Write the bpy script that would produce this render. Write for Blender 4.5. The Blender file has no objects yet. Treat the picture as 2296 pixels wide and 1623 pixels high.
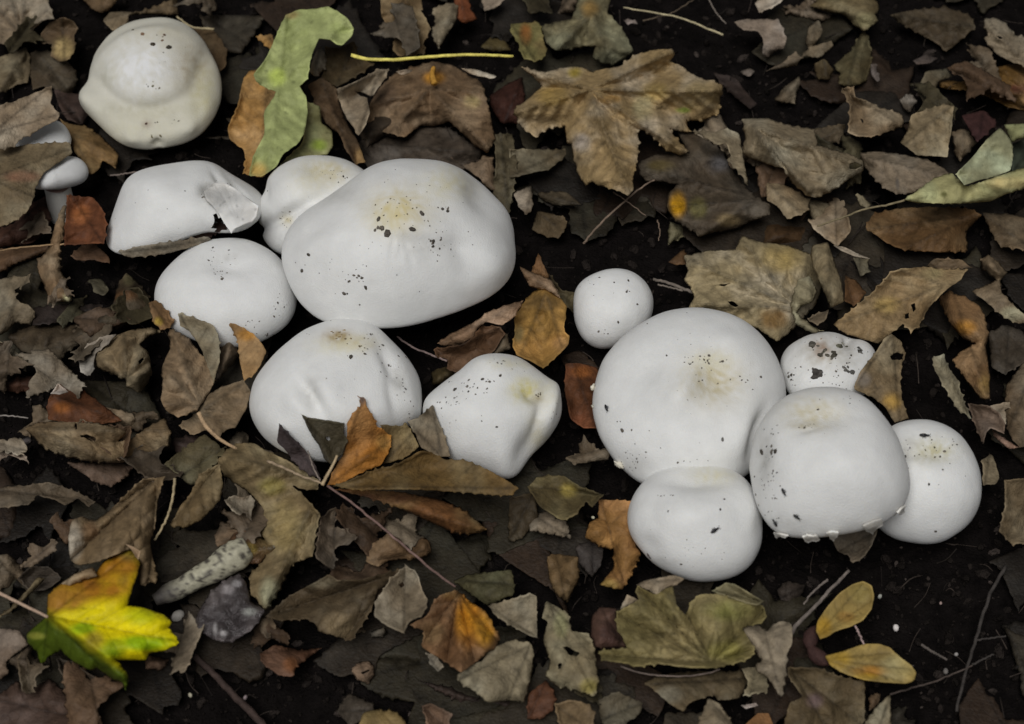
import bpy, math, random
import numpy as np
from mathutils import Vector, Matrix
from mathutils.geometry import delaunay_2d_cdt
from mathutils.bvhtree import BVHTree

# ------------------------------------------------------------------ camera, sky, sun, exposure
scene = bpy.context.scene
COL = scene.collection
ELEV = math.radians(55.0)          # the camera looks down at the forest floor
DIST = 0.85                        # metres from the lens to the middle of the patch
HALF = 0.235                       # half the width of the patch at that distance
TANH = HALF / DIST
CAM = np.array([0.0, -DIST * math.cos(ELEV), DIST * math.sin(ELEV)])
FWD = np.array([0.0, math.cos(ELEV), -math.sin(ELEV)])
RGT = np.array([1.0, 0.0, 0.0])
UPV = np.array([0.0, math.sin(ELEV), math.cos(ELEV)])
cam_d = bpy.data.cameras.new('camera')
cam_d.sensor_width = 36.0
cam_d.angle = 2 * math.atan(TANH)
cam_d.clip_start = 0.02
cam_d.clip_end = 200.0
cam_d.dof.use_dof = True
cam_d.dof.focus_distance = DIST - 0.02
cam_d.dof.aperture_fstop = 11.0
cam = bpy.data.objects.new('camera', cam_d)
COL.objects.link(cam)
cam.location = CAM
cam.rotation_euler = (math.radians(90) - ELEV, 0, 0)
scene.camera = cam

SUN_DIR = Vector((-0.16, -0.30, 0.94)).normalized()      # towards the light
world = bpy.data.worlds.new('World')
scene.world = world
world.use_nodes = True
wn, wl = world.node_tree.nodes, world.node_tree.links
wn.clear()
sky_n = wn.new('ShaderNodeTexSky'); sky_n.sky_type = 'NISHITA'; sky_n.sun_disc = False
sky_n.sun_elevation = math.asin(SUN_DIR.z)
sky_n.sun_rotation = math.atan2(SUN_DIR.x, SUN_DIR.y)
hs = wn.new('ShaderNodeHueSaturation'); hs.inputs['Saturation'].default_value = 0.15   # grey overcast
bg = wn.new('ShaderNodeBackground'); bg.inputs['Strength'].default_value = 0.05
wo = wn.new('ShaderNodeOutputWorld')
wl.new(sky_n.outputs[0], hs.inputs['Color']); wl.new(hs.outputs[0], bg.inputs[0]); wl.new(bg.outputs[0], wo.inputs[0])
sun_d = bpy.data.lights.new('sun', 'SUN'); sun_d.energy = 5.0; sun_d.angle = math.radians(34)
sun_d.color = (1.0, 0.99, 0.975)
sun = bpy.data.objects.new('sun', sun_d); COL.objects.link(sun)
sun.rotation_euler = SUN_DIR.to_track_quat('Z', 'Y').to_euler()
sun.location = (-0.6, -0.8, 2.0)
scene.view_settings.view_transform = 'Standard'
scene.view_settings.look = 'None'
scene.view_settings.gamma = 1.0
scene.view_settings.use_curve_mapping = False
scene.view_settings.exposure = -1.18

rng = np.random.default_rng(11)
random.seed(11)

# ------------------------------------------------------------------ pixel helpers (2296 x 1623 view of the photograph)
W2, H2 = 1148.0, 811.5
def rays(px):
    px = np.asarray(px, float).reshape(-1, 2)
    a = (px[:, 0] - W2) / W2 * TANH
    b = -(px[:, 1] - H2) / W2 * TANH
    return FWD + a[:, None] * RGT + b[:, None] * UPV
def P(px, z):                       # where the line of sight of a pixel meets height z
    d = rays(px)
    t = (np.asarray(z, float) - CAM[2]) / d[:, 2]
    return CAM + d * t[:, None]
def proj(v):
    r = np.asarray(v, float) - CAM
    dep = r @ FWD
    return np.stack([W2 + (r @ RGT) / dep / TANH * W2, H2 - (r @ UPV) / dep / TANH * W2], 1), dep
MPP = HALF / W2                     # metres per pixel at the middle

def lin(c):
    c = np.asarray(c, float) / 255.0
    return np.where(c <= 0.04045, c / 12.92, ((c + 0.055) / 1.055) ** 2.4)

_perm = np.random.default_rng(5).permutation(4096)
def _h(ix, iy, s):
    return _perm[(_perm[(ix + s * 131) & 4095] + iy) & 4095] / 4095.0
def vn(x, y, s=0):                  # smooth value noise, -1..1
    x = np.asarray(x, float); y = np.asarray(y, float)
    x, y = 0.8 * x - 0.6 * y + 0.37 * s, 0.6 * x + 0.8 * y + 0.61
    ix = np.floor(x).astype(int); iy = np.floor(y).astype(int)
    fx = x - ix; fy = y - iy
    def g(jx, jy):
        th = _h(jx, jy, s) * 6.2831853
        return np.cos(th) * (x - jx) + np.sin(th) * (y - jy)
    ux = fx * fx * fx * (fx * (fx * 6 - 15) + 10); uy = fy * fy * fy * (fy * (fy * 6 - 15) + 10)
    a = g(ix, iy) * (1 - ux) + g(ix + 1, iy) * ux
    b = g(ix, iy + 1) * (1 - ux) + g(ix + 1, iy + 1) * ux
    return (a * (1 - uy) + b * uy) * 1.55
def fbm(x, y, s=0, o=3):
    v = 0; a = 1.0; t = 0
    for k in range(o):
        v = v + a * vn(x * 2 ** k, y * 2 ** k, s + k * 7); t += a; a *= 0.5
    return v / t
def sstep(a, b, x):
    t = np.clip((x - a) / (b - a), 0, 1); return t * t * (3 - 2 * t)

def inside(poly, pts):
    x, y = pts[:, 0], pts[:, 1]; r = np.zeros(len(pts), bool)
    x0, y0 = poly[:, 0], poly[:, 1]; x1, y1 = np.roll(x0, -1), np.roll(y0, -1)
    for a, b, c, d in zip(x0, y0, x1, y1):
        k = (b > y) != (d > y)
        if d != b: r ^= k & (x < (c - a) * (y - b) / (d - b) + a)
    return r
# ------------------------------------------------------------------ materials
def mat_nodes(name):
    m = bpy.data.materials.new(name); m.use_nodes = True
    n, l = m.node_tree.nodes, m.node_tree.links
    return m, n, l, n['Principled BSDF']
def mat_vcol(name, rough, spec, s1, s2, amt, bump, bdist, sss=0.0, cells=0.0):
    m, n, l, p = mat_nodes(name)
    at = n.new('ShaderNodeAttribute'); at.attribute_name = 'Col'
    tc = n.new('ShaderNodeTexCoord'); oi = n.new('ShaderNodeObjectInfo')
    ad = n.new('ShaderNodeVectorMath'); ad.operation = 'ADD'
    l.new(tc.outputs['Object'], ad.inputs[0]); l.new(oi.outputs['Random'], ad.inputs[1])
    n1 = n.new('ShaderNodeTexNoise'); n1.inputs['Scale'].default_value = s1; n1.inputs['Detail'].default_value = 5; n1.inputs['Roughness'].default_value = 0.62
    n2 = n.new('ShaderNodeTexNoise'); n2.inputs['Scale'].default_value = s2; n2.inputs['Detail'].default_value = 3
    l.new(ad.outputs[0], n1.inputs['Vector']); l.new(ad.outputs[0], n2.inputs['Vector'])
    mr = n.new('ShaderNodeMapRange'); mr.inputs[1].default_value = 0.3; mr.inputs[2].default_value = 0.7
    mr.inputs[3].default_value = 1 - amt; mr.inputs[4].default_value = 1 + amt
    l.new(n1.outputs[0], mr.inputs[0])
    mx = n.new('ShaderNodeVectorMath'); mx.operation = 'SCALE'
    l.new(at.outputs['Color'], mx.inputs[0]); l.new(mr.outputs[0], mx.inputs['Scale'])
    l.new(mx.outputs[0], p.inputs['Base Color'])
    p.inputs['Roughness'].default_value = rough
    p.inputs['Specular IOR Level'].default_value = spec
    b = n.new('ShaderNodeBump'); b.inputs['Strength'].default_value = bump; b.inputs['Distance'].default_value = bdist
    sm = n.new('ShaderNodeMath'); sm.operation = 'ADD'
    l.new(n1.outputs[0], sm.inputs[0]); l.new(n2.outputs[0], sm.inputs[1])
    l.new(sm.outputs[0], b.inputs['Height']); l.new(b.outputs[0], p.inputs['Normal'])
    if cells:                                            # fine net of small veins
        vo = n.new('ShaderNodeTexVoronoi'); vo.feature = 'DISTANCE_TO_EDGE'; vo.inputs['Scale'].default_value = 380
        l.new(ad.outputs[0], vo.inputs['Vector'])
        ss = n.new('ShaderNodeMapRange'); ss.inputs[1].default_value = 0.0; ss.inputs[2].default_value = 0.16; ss.inputs[3].default_value = 1 - cells; ss.inputs[4].default_value = 1.0
        l.new(vo.outputs['Distance'], ss.inputs[0])
        m2 = n.new('ShaderNodeVectorMath'); m2.operation = 'SCALE'
        l.new(mx.outputs[0], m2.inputs[0]); l.new(ss.outputs[0], m2.inputs['Scale']); l.new(m2.outputs[0], p.inputs['Base Color'])
        s2n = n.new('ShaderNodeMath'); s2n.operation = 'MULTIPLY_ADD'; s2n.inputs[1].default_value = 1.3
        l.new(ss.outputs[0], s2n.inputs[0]); l.new(sm.outputs[0], s2n.inputs[2]); l.new(s2n.outputs[0], b.inputs['Height'])
    if sss:
        p.inputs['Subsurface Weight'].default_value = sss
        p.inputs['Subsurface Radius'].default_value = (1.0, 0.85, 0.65)
        p.inputs['Subsurface Scale'].default_value = 0.0025
    return m
M_LEAF = mat_vcol('dry_leaf', 0.62, 0.18, 210, 800, 0.30, 0.55, 0.0009, cells=0.10)
M_FRESH = mat_vcol('fading_green_leaf', 0.55, 0.15, 260, 900, 0.16, 0.4, 0.0006, cells=0.07)
M_CAP = mat_vcol('mushroom_skin', 0.58, 0.25, 110, 1500, 0.05, 0.4, 0.0006, sss=0.10)
M_WOOD = mat_vcol('twig_bark', 0.75, 0.2, 400, 1500, 0.3, 0.7, 0.0006)
M_SOIL = mat_vcol('dark_humus', 0.9, 0.05, 180, 900, 0.5, 1.0, 0.002)
M_STONE = mat_vcol('pale_stone', 0.6, 0.3, 500, 1500, 0.2, 0.5, 0.0004)
M_WET = mat_vcol('slimy_decay', 0.28, 0.5, 500, 1500, 0.3, 0.8, 0.0008)
M_BUG = mat_vcol('black_insect', 0.4, 0.4, 900, 2500, 0.2, 0.2, 0.0001)

# ------------------------------------------------------------------ object helpers
def mesh_obj(name, verts, faces, cols, mat, parent=None, origin=None, smooth=True):
    verts = np.asarray(verts, float)
    if parent is not None: org = np.array(PARENT_ORG[parent.name])
    else: org = np.array(origin if origin is not None else [verts[:, 0].mean(), verts[:, 1].mean(), verts[:, 2].min()])
    me = bpy.data.meshes.new(name)
    me.from_pydata((verts - org).tolist(), [], faces if isinstance(faces, list) else faces.tolist())
    ca = me.color_attributes.new('Col', 'FLOAT_COLOR', 'POINT')
    c = np.ones((len(verts), 4)); c[:, :3] = np.clip(cols, 0.002, 0.9)
    ca.data.foreach_set('color', c.ravel())
    if smooth: me.polygons.foreach_set('use_smooth', [True] * len(me.polygons))
    me.materials.append(mat)
    me.update()
    o = bpy.data.objects.new(name, me); COL.objects.link(o)
    if parent is not None: o.parent = parent
    else: o.location = org
    PARENT_ORG[o.name] = tuple(org)
    return o
PARENT_ORG = {}
def tag(o, label, cat, group=None):
    o['label'] = label; o['category'] = cat
    if group: o['group'] = group
    return o
def thing(name, label, cat, loc, group=None):
    o = bpy.data.objects.new(name, None); COL.objects.link(o)
    o.location = loc; o.empty_display_size = 0.01
    PARENT_ORG[o.name] = tuple(float(q) for q in loc)
    return tag(o, label, cat, group)

def tube(path, rad, seg=8, rough=0.12, seed=0):
    path = np.asarray(path, float); n = len(path)
    rad = np.broadcast_to(np.asarray(rad, float), (n,)) if np.ndim(rad) else np.full(n, rad)
    tan = np.gradient(path, axis=0); tan /= np.linalg.norm(tan, axis=1)[:, None] + 1e-9
    ref = np.array([0.13, 0.27, 0.95]); V = []
    for i in range(n):
        a = np.cross(tan[i], ref); a /= np.linalg.norm(a) + 1e-9
        b = np.cross(tan[i], a)
        for k in range(seg):
            th = 2 * math.pi * k / seg
            r = rad[i] * (1 + rough * vn(i * 0.7, k * 1.3, seed))
            V.append(path[i] + r * (math.cos(th) * a + math.sin(th) * b))
    F = [(i * seg + k, i * seg + (k + 1) % seg, (i + 1) * seg + (k + 1) % seg, (i + 1) * seg + k) for i in range(n - 1) for k in range(seg)]
    F += [tuple(range(seg))[::-1], tuple((n - 1) * seg + k for k in range(seg))]
    return np.array(V), F
def resample(path, n):
    path = np.asarray(path, float)
    if len(path) > 2:                                   # Catmull-Rom
        p = np.vstack([2 * path[0] - path[1], path, 2 * path[-1] - path[-2]]); out = []
        for i in range(1, len(p) - 2):
            for t in np.linspace(0, 1, 12, endpoint=False):
                out.append(0.5 * (2 * p[i] + (p[i + 1] - p[i - 1]) * t + (2 * p[i - 1] - 5 * p[i] + 4 * p[i + 1] - p[i + 2]) * t * t + (3 * p[i] - p[i - 1] - 3 * p[i + 1] + p[i + 2]) * t ** 3))
        out.append(path[-1]); path = np.array(out)
    s = np.r_[0, np.cumsum(np.linalg.norm(np.diff(path, axis=0), axis=1))]
    q = np.linspace(0, s[-1], n)
    return np.stack([np.interp(q, s, path[:, k]) for k in range(path.shape[1])], 1)
_ico = None
def blob_unit():                                        # small 26-vertex ball
    global _ico
    if _ico is None:
        V = [(0, 0, 1)]; F = []
        for j in range(1, 4):
            for k in range(6):
                a = math.pi * j / 4; b = 2 * math.pi * (k + 0.5 * (j % 2)) / 6
                V.append((math.sin(a) * math.cos(b), math.sin(a) * math.sin(b), math.cos(a)))
        V.append((0, 0, -1))
        for k in range(6):
            F.append((0, 1 + k, 1 + (k + 1) % 6)); F.append((19, 13 + (k + 1) % 6, 13 + k))
            for j in range(2):
                a0 = 1 + j * 6 + k; a1 = 1 + j * 6 + (k + 1) % 6; b0 = a0 + 6; b1 = a1 + 6
                F.append((a0, b0, b1, a1))
        _ico = (np.array(V), F)
    return _ico
def blobs(centres, normals, sizes, flat, seed, elong=0.5):
    V0, F0 = blob_unit(); r = np.random.default_rng(seed); VV = []; FF = []
    for c, nrm, s in zip(centres, normals, sizes):
        v = V0 * (1 + 0.35 * (r.random((len(V0), 1)) - 0.5))
        v = v * np.array([s * (1 + elong * r.random()), s * (1 - 0.3 * r.random()), s * flat])
        nrm = np.asarray(nrm, float); nrm = nrm / (np.linalg.norm(nrm) + 1e-9)
        q = np.array(Vector(nrm).to_track_quat('Z', 'Y').to_matrix() @ Matrix.Rotation(r.random() * 6.28, 3, 'Z'))
        off = len(VV) * len(V0)
        FF += [tuple(i + off for i in f) for f in F0]
        VV.append(v @ q.T + np.asarray(c))
    return np.vstack(VV), FF
# ------------------------------------------------------------------ ground
ax = np.concatenate([[-30, -12, -5, -2, -1, -0.6], np.arange(-0.42, 0.4201, 0.003), [0.6, 1, 2, 5, 12, 30]])
ay = np.concatenate([[-30, -12, -5, -2, -1, -0.6], np.arange(-0.40, 0.4601, 0.003), [0.6, 1, 2, 5, 12, 30]])
gx, gy = np.meshgrid(ax, ay)
def ground_z(x, y):
    return 0.0035 * fbm(x * 18, y * 18, 3, 3) + 0.0022 * fbm(x * 90, y * 90, 9, 3) - 0.002
gz = ground_z(gx, gy)
nx, ny = len(ax), len(ay)
idx = np.arange(nx * ny).reshape(ny, nx)
gf = np.stack([idx[:-1, :-1], idx[:-1, 1:], idx[1:, 1:], idx[1:, :-1]], -1).reshape(-1, 4)
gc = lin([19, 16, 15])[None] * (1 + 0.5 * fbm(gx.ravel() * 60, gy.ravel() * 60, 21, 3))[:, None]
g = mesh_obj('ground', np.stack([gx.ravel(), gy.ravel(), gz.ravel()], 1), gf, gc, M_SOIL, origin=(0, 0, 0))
g['kind'] = 'structure'

# ------------------------------------------------------------------ mushrooms
BVH = {}; MU = {}; KCAP = 1.18
def arr(s): return np.array([[float(q) for q in p.split(',')] for p in s.split()])
def mushroom(key, label, outline, ht=0.62, hb=0.45, gap=0.004, axis=(0, 0, 1), bumps=(), tints=(), specks=(), base=(212, 212, 210), p=1.0, tend=0.82, stemback=0.22, stemr=0.25, nscale=0.012, cut=None):
    O = arr(outline)
    c = np.array([(O[:, 0].min() + O[:, 0].max()) / 2, (O[:, 1].min() + O[:, 1].max()) / 2])
    z0 = 0.03
    for _ in range(6):
        ctr = P(c, z0)[0]; dep = (ctr - CAM) @ FWD
        mpp = dep * TANH / W2
        R = mpp * 0.5 * max(O[:, 0].max() - c[0], 1) * 2
        z0 = gap + hb * R
    NS, NT, NU = 128, 56, 10
    th = np.linspace(0, 2 * math.pi, NS, endpoint=False)
    V = [np.array([[0, 0, ht * R]])]
    ts = np.linspace(0, math.pi * tend, NT)[1:]
    for t in ts:
        r = R * math.sin(t) ** 0.92
        z = (ht * max(math.cos(t), 0) ** p if t < math.pi / 2 else hb * math.cos(t)) * R
        V.append(np.stack([r * np.cos(th), r * np.sin(th), np.full(NS, z)], 1))
    re, ze = r, z                                  # inner side of the rim, up to the gills
    for k in range(1, NU + 1):
        f = k / NU
        V.append(np.stack([re * (0.96 - 0.9 * f) * np.cos(th), re * (0.96 - 0.9 * f) * np.sin(th), np.full(NS, ze + (0.16 * R) * math.sin(f * math.pi / 2))], 1))
    V = np.vstack(V); nrings = (len(V) - 1) // NS
    seed = abs(hash(key)) % 97 if False else sum(map(ord, key)) % 97
    # uneven growth
    rad = np.linalg.norm(V, axis=1) + 1e-9
    ang = np.arctan2(V[:, 1], V[:, 0])
    V = V * (1 + nscale * 1.2 * (fbm(2 + V[:, 0] / R * 1.6, V[:, 1] / R * 1.6 + V[:, 2] / R, seed, 3)))[:, None]
    A = Vector(axis).normalized().to_track_quat('Z', 'Y').to_matrix()
    V = V @ np.array(A).T + ctr
    # fit the outline: growth in every direction round the middle
    q, d = proj(V)
    off = q - c; al = np.arctan2(off[:, 1], off[:, 0]); rr = np.linalg.norm(off, axis=1)
    NB = 84
    b = ((al + math.pi) / (2 * math.pi) * NB).astype(int) % NB
    sil = np.zeros(NB); np.maximum.at(sil, b, rr)
    bad = sil < 1; sil[bad] = np.interp(np.where(bad)[0], np.where(~bad)[0], sil[~bad])
    ker = np.array([1, 2, 3, 2, 1]) / 9
    sm = lambda a: np.convolve(np.r_[a[-2:], a, a[:2]], ker, 'valid')
    sil = sm(sil)
    dense = resample(np.vstack([O, O[:1]]), 720)
    od = dense - c; oa = np.arctan2(od[:, 1], od[:, 0]); orr = np.linalg.norm(od, axis=1)
    ob = ((oa + math.pi) / (2 * math.pi) * NB).astype(int) % NB
    tgt = np.zeros(NB); np.maximum.at(tgt, ob, orr)
    bad = tgt < 1; tgt[bad] = np.interp(np.where(bad)[0], np.where(~bad)[0], tgt[~bad])
    tgt = sm(tgt)
    fac = sm(tgt / sil)
    fx = (al + math.pi) / (2 * math.pi) * NB - 0.5
    f0 = np.floor(fx).astype(int); w = fx - f0
    k = fac[f0 % NB] * (1 - w) + fac[(f0 + 1) % NB] * w
    q2 = c + off * k[:, None]
    V = CAM + rays(q2) * d[:, None]
    F = [(0, 1 + i, 1 + (i + 1) % NS) for i in range(NS)]
    for j in range(nrings - 1):
        a = 1 + j * NS
        F += [(a + i, a + NS + i, a + NS + (i + 1) % NS, a + (i + 1) % NS) for i in range(NS)]
    a = 1 + (nrings - 1) * NS
    F.append(tuple(a + i for i in range(NS))[::-1])
    # dents and swellings along the surface normal
    q, d = proj(V)
    out = V - (ctr - np.array([0, 0, 0.3 * R])); out /= np.linalg.norm(out, axis=1)[:, None]
    front = (np.einsum('ij,ij->i', out, -(V - CAM)) > -0.02 * 0 - 1e9)
    upper = np.ones(len(V)); upper[1 + len(ts) * NS:] = 0
    facing = sstep(-0.15, 0.3, np.einsum('ij,ij->i', out, (CAM - V) / np.linalg.norm(CAM - V, axis=1)[:, None]))
    disp = np.zeros(len(V))
    for bp in bumps:
        if len(bp) == 5:                                # a ring: x, y, rx, ry, (width, amount, from, to)
            x, y, sx, sy, (wd, am, a0, a1) = bp
            dx, dy = (q[:, 0] - x) / sx, (q[:, 1] - y) / sy
            an = np.degrees(np.arctan2(dy, dx)) % 360; mid = (a0 + a1) / 2; hw = (a1 - a0) / 2
            da = np.abs((an - mid + 180) % 360 - 180)
            disp += am * 0.001 * np.exp(-((np.hypot(dx, dy) - 1) / wd) ** 2) * sstep(hw, hw * 0.6, da) * facing
            continue
        x, y, sx, sy, rot, am = bp
        am = am * 1.5
        dx, dy = q[:, 0] - x, q[:, 1] - y
        cr, sr = math.cos(math.radians(rot)), math.sin(math.radians(rot))
        u, v = (dx * cr + dy * sr) / sx, (-dx * sr + dy * cr) / sy
        disp += am * 0.001 * np.exp(-(u * u + v * v)) * facing
    disp += 0.0006 * fbm(V[:, 0] * 40 + 9, V[:, 1] * 40 + V[:, 2] * 30, seed + 3, 2)
    V = V + out * (disp * upper)[:, None]
    # colours: white skin, yellowed patches, grey and pale tints on dents and swellings
    q, d = proj(V)
    C = np.tile(lin(base) * KCAP, (len(V), 1))
    C *= (1 + 0.045 * fbm(V[:, 0] * 45, V[:, 1] * 45 + V[:, 2] * 40, seed + 5, 4))[:, None]
    for st in tints:
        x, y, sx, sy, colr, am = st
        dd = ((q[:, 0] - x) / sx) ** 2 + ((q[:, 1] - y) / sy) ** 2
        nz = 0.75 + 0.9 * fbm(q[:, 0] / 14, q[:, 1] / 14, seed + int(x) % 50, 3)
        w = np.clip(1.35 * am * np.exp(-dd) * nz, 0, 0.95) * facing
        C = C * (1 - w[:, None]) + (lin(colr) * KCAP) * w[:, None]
    if cut is not None:
        cp = arr(cut); qq, _ = proj(V)
        F = [f for f in F if not (len(f) < 5 and facing[f[0]] > 0.3 and inside(cp, qq[list(f)].mean(0)[None])[0])]
    foot = (ctr[0], ctr[1], float(ground_z(ctr[0], ctr[1])))
    t = thing('mushroom', label, 'mushroom', foot)
    mesh_obj('cap', V, F, C, M_CAP, t)
    BVH[key] = BVHTree.FromPolygons([Vector(v) for v in V], F)
    # stem and gills
    am = np.array(Vector(axis).normalized())
    top = ctr + am * (ze + 0.12 * R)
    low = np.array([ctr[0] - 0.15 * am[0] * R, ctr[1] + stemback * R, -0.006])
    pth = resample(np.array([low, low * 0.45 + top * 0.55, top]), 10)
    sv, sf = tube(pth, np.linspace(1.08, 0.95, 10) * stemr * R, 20, 0.05, seed)
    mesh_obj('stem', sv, sf, np.tile(lin((205, 202, 195)) * KCAP, (len(sv), 1)), M_CAP, t)
    NG = 72; gv = []; gfc = []
    for i in range(NG * 2):
        a2 = math.pi * i / NG
        e = 0.0 if i % 2 == 0 else 0.035 * R
        for rf in (0.34, 0.6, 0.86):
            gv.append(np.array([re * rf * math.cos(a2), re * rf * math.sin(a2), ze + 0.02 * R + (0.12 * R) * (1 - rf) - e]))
    for i in range(NG * 2):
        n2 = (i + 1) % (NG * 2)
        for j in range(2): gfc.append((i * 3 + j, i * 3 + j + 1, n2 * 3 + j + 1, n2 * 3 + j))
    gv = np.array(gv) @ np.array(A).T + ctr
    mesh_obj('gills', gv, gfc, np.tile(lin((150, 120, 112)), (len(gv), 1)), M_CAP, t)
    # dirt: grains of soil stuck on the skin
    r = np.random.default_rng(seed); cs = []; ns = []; ss = []; co = []
    for sp in specks:
        x, y, sx, sy, n, s = sp[:6]
        dk = sp[6] if len(sp) > 6 else (98, 92, 84)
        if n > 6: n = max(5, int(n * 0.6))
        for _ in range(n):
            pp = np.array([x + r.normal() * sx, y + r.normal() * sy]) if n > 1 else np.array([x, y], float)
            dirn = Vector(rays(pp)[0]).normalized()
            hit = BVH[key].ray_cast(Vector(CAM), dirn)
            if hit[0] is None: continue
            nn = hit[1] if hit[1].dot(dirn) < 0 else -hit[1]
            sz = s * (0.4 + 0.75 * r.random() ** 2) if n > 1 else s * 0.75
            cs.append(np.array(hit[0])); ns.append(np.array(nn)); ss.append(sz * MPP * 0.5); co.append(lin(dk) * (0.7 + 0.8 * r.random()))
    if cs:
        bv, bf = blobs(cs, ns, ss, 0.5, seed, 0.45)
        bo = mesh_obj('dirt_specks', bv, bf, np.repeat(np.array(co), 20, 0), M_SOIL, t)
        bo['kind'] = 'stuff'
    MU[key] = dict(ctr=ctr, R=R, thing=t)
    return t

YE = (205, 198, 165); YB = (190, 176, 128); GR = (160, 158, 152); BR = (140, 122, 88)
mushroom('old', 'old wavy yellowed mushroom with a raised central dome and flared rim',
  '183,215 204,192 202,150 225,100 268,60 330,42 390,42 440,70 472,120 490,170 496,215 482,260 455,295 420,318 385,325 362,327 352,334 300,330 270,318 240,290 205,255 186,232',
  ht=0.42, hb=0.26, gap=0.010, base=(192, 189, 176),
  bumps=[(328,125,112,100,0,4.4),(325,130,122,117,(.19,-3.5,25,172)),(335,140,150,168,(.15,2.0,15,170)),(405,215,40,24,30,1.4),(205,215,20,25,0,2.0),(445,165,22,70,20,-1.5),(352,318,8,12,0,-2.5),(300,305,16,14,0,1.2),(270,285,12,16,30,-1.0),(330,290,14,12,0,-.8),(420,280,14,18,-30,1.0),(250,245,12,14,0,1.5),(400,262,16,14,0,-1.2),(440,240,14,20,0,-1)],
  tints=[(430,150,45,50,BR,0.45),(455,210,35,60,(175,168,125),0.5),(330,245,110,22,(165,160,135),0.45),(360,80,70,30,(185,178,155),0.5),(300,290,120,35,(190,185,160),0.4),(315,150,70,60,(214,214,214),0.9),(330,278,10,8,(120,95,80),0.6),(240,170,20,30,(170,168,150),0.4)],
  specks=[(343,99,0,0,1,17,(70,62,52)),(378,106,0,0,1,18,(66,62,54)),(320,76,0,0,1,14,(130,105,85)),(298,67,0,0,1,11,(120,110,85)),(360,85,12,6,3,8,(110,90,75)),(340,192,14,4,6,5,(120,115,95)),(328,277,0,0,1,9,(105,80,70)),(380,279,16,5,8,5,(130,125,110)),(340,303,8,4,4,7,(120,112,85)),(350,110,40,20,8,4,(110,105,90))])
mushroom('small_hidden', 'small pale mushroom on a thin stem half buried under brown leaves',
  '50,402 62,378 95,362 135,353 172,353 193,370 199,388 186,407 145,421 95,424 62,416',
  ht=0.62, hb=0.35, gap=0.020, base=(196,196,195), axis=(0.35,-0.05,1), tend=0.8, stemback=-0.3, stemr=0.4)
mushroom('peeping', 'small white cap peeping out between two brown leaves beside the small stemmed mushroom',
  '30,318 45,288 75,272 110,268 138,276 154,296 160,320 145,345 95,352 50,342',
  ht=0.6, hb=0.4, gap=0.016, base=(204,204,202))
mushroom('torn', 'tilted white mushroom with its rim torn open into a frayed flap',
  '236,560 250,500 274,440 290,405 330,385 390,366 450,360 490,370 520,395 560,421 592,442 590,470 576,500 540,520 500,520 480,515 430,530 370,550 300,568 250,574',
  ht=0.75, hb=0.22, gap=0.012, axis=(-0.12,0.38,1.0), tend=0.7,
  cut='481,476 490,480 502,500 514,506 512,516 498,517 485,524 480,512 484,495',
  bumps=[(540,455,45,18,40,1.5),(330,420,60,50,0,2),(472,425,20,14,0,-2.5),(505,425,6,40,-35,-1.8),(545,440,5,40,-40,-1.4)],
  tints=[(490,415,35,14,GR,0.5),(460,440,18,22,GR,0.5)],
  specks=[(494,413,14,4,14,6),(458,440,5,10,8,5),(505,447,6,4,4,6),(415,428,0,0,1,4),(332,426,0,0,1,3),(375,468,0,0,1,3),(350,470,60,30,8,2.5)])
mushroom('behind', 'knobbly white mushroom squeezed behind the widest spreading cap',
  '580,490 590,440 610,400 640,370 680,352 730,349 780,362 812,382 850,420 835,500 770,560 690,580 615,562 590,530',
  ht=0.8, hb=0.55, gap=0.004,
  bumps=[(660,430,55,50,0,4),(640,485,80,10,-28,-3.0),(600,430,14,20,0,-1.5)],
  tints=[(735,385,45,25,YB,0.6),(645,495,14,12,YB,0.5),(700,400,50,40,YE,0.4),(720,470,60,10,GR,0.35)],
  specks=[(640,493,10,14,26,4.5),(732,385,16,6,14,3.5),(775,402,12,4,8,4.5),(715,480,30,18,20,3.5),(600,428,0,0,1,5),(690,445,40,30,12,3)])
mushroom('widest', 'widest spreading white mushroom cap with yellowish cracked centre and dark dirt',
  '630,560 640,520 670,490 720,455 770,415 810,385 850,365 900,357 960,360 1020,370 1060,395 1100,430 1130,465 1150,500 1153,560 1148,605 1128,640 1062,680 1000,705 940,725 880,735 820,733 760,725 710,715 680,690 660,650 642,610',
  ht=0.74, hb=0.28, gap=0.020, axis=(0.06,-0.05,1), p=1.45,
  bumps=[(900,470,80,60,0,1.5),(940,545,90,16,5,-1.6),(1105,590,40,50,20,2.0),(1040,560,30,60,-20,-1.8),(1080,440,30,50,-40,-2.5),(760,600,120,60,0,1),(690,520,50,20,-30,-1),(880,560,3,30,5,-0.8),(915,562,3,34,-12,-0.8),(895,570,3,25,12,-0.8)],
  tints=[(895,470,65,45,YB,0.75),(1010,410,55,35,YE,0.6),(870,490,40,30,(198,188,150),0.5),(1050,415,25,30,GR,0.35),(955,555,50,25,GR,0.35),(760,440,40,20,GR,0.25)],
  specks=[(990,467,9,6,8,10),(946,478,0,0,1,16),(868,523,0,0,1,20),(848,503,7,10,5,11),(925,514,0,0,1,18),(970,546,4,3,3,14),(995,560,14,12,16,5),(692,571,0,0,1,13),(677,607,0,0,1,12),(700,600,30,20,10,5),(790,620,30,30,14,5),(771,658,0,0,1,11),(820,645,0,0,1,10),(800,628,12,12,6,7),(895,470,35,20,40,4,(110,102,80)),(930,540,60,16,30,4.5),(840,560,130,60,40,2.6),(1040,460,40,40,16,3),(900,418,90,20,14,3)])
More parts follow.
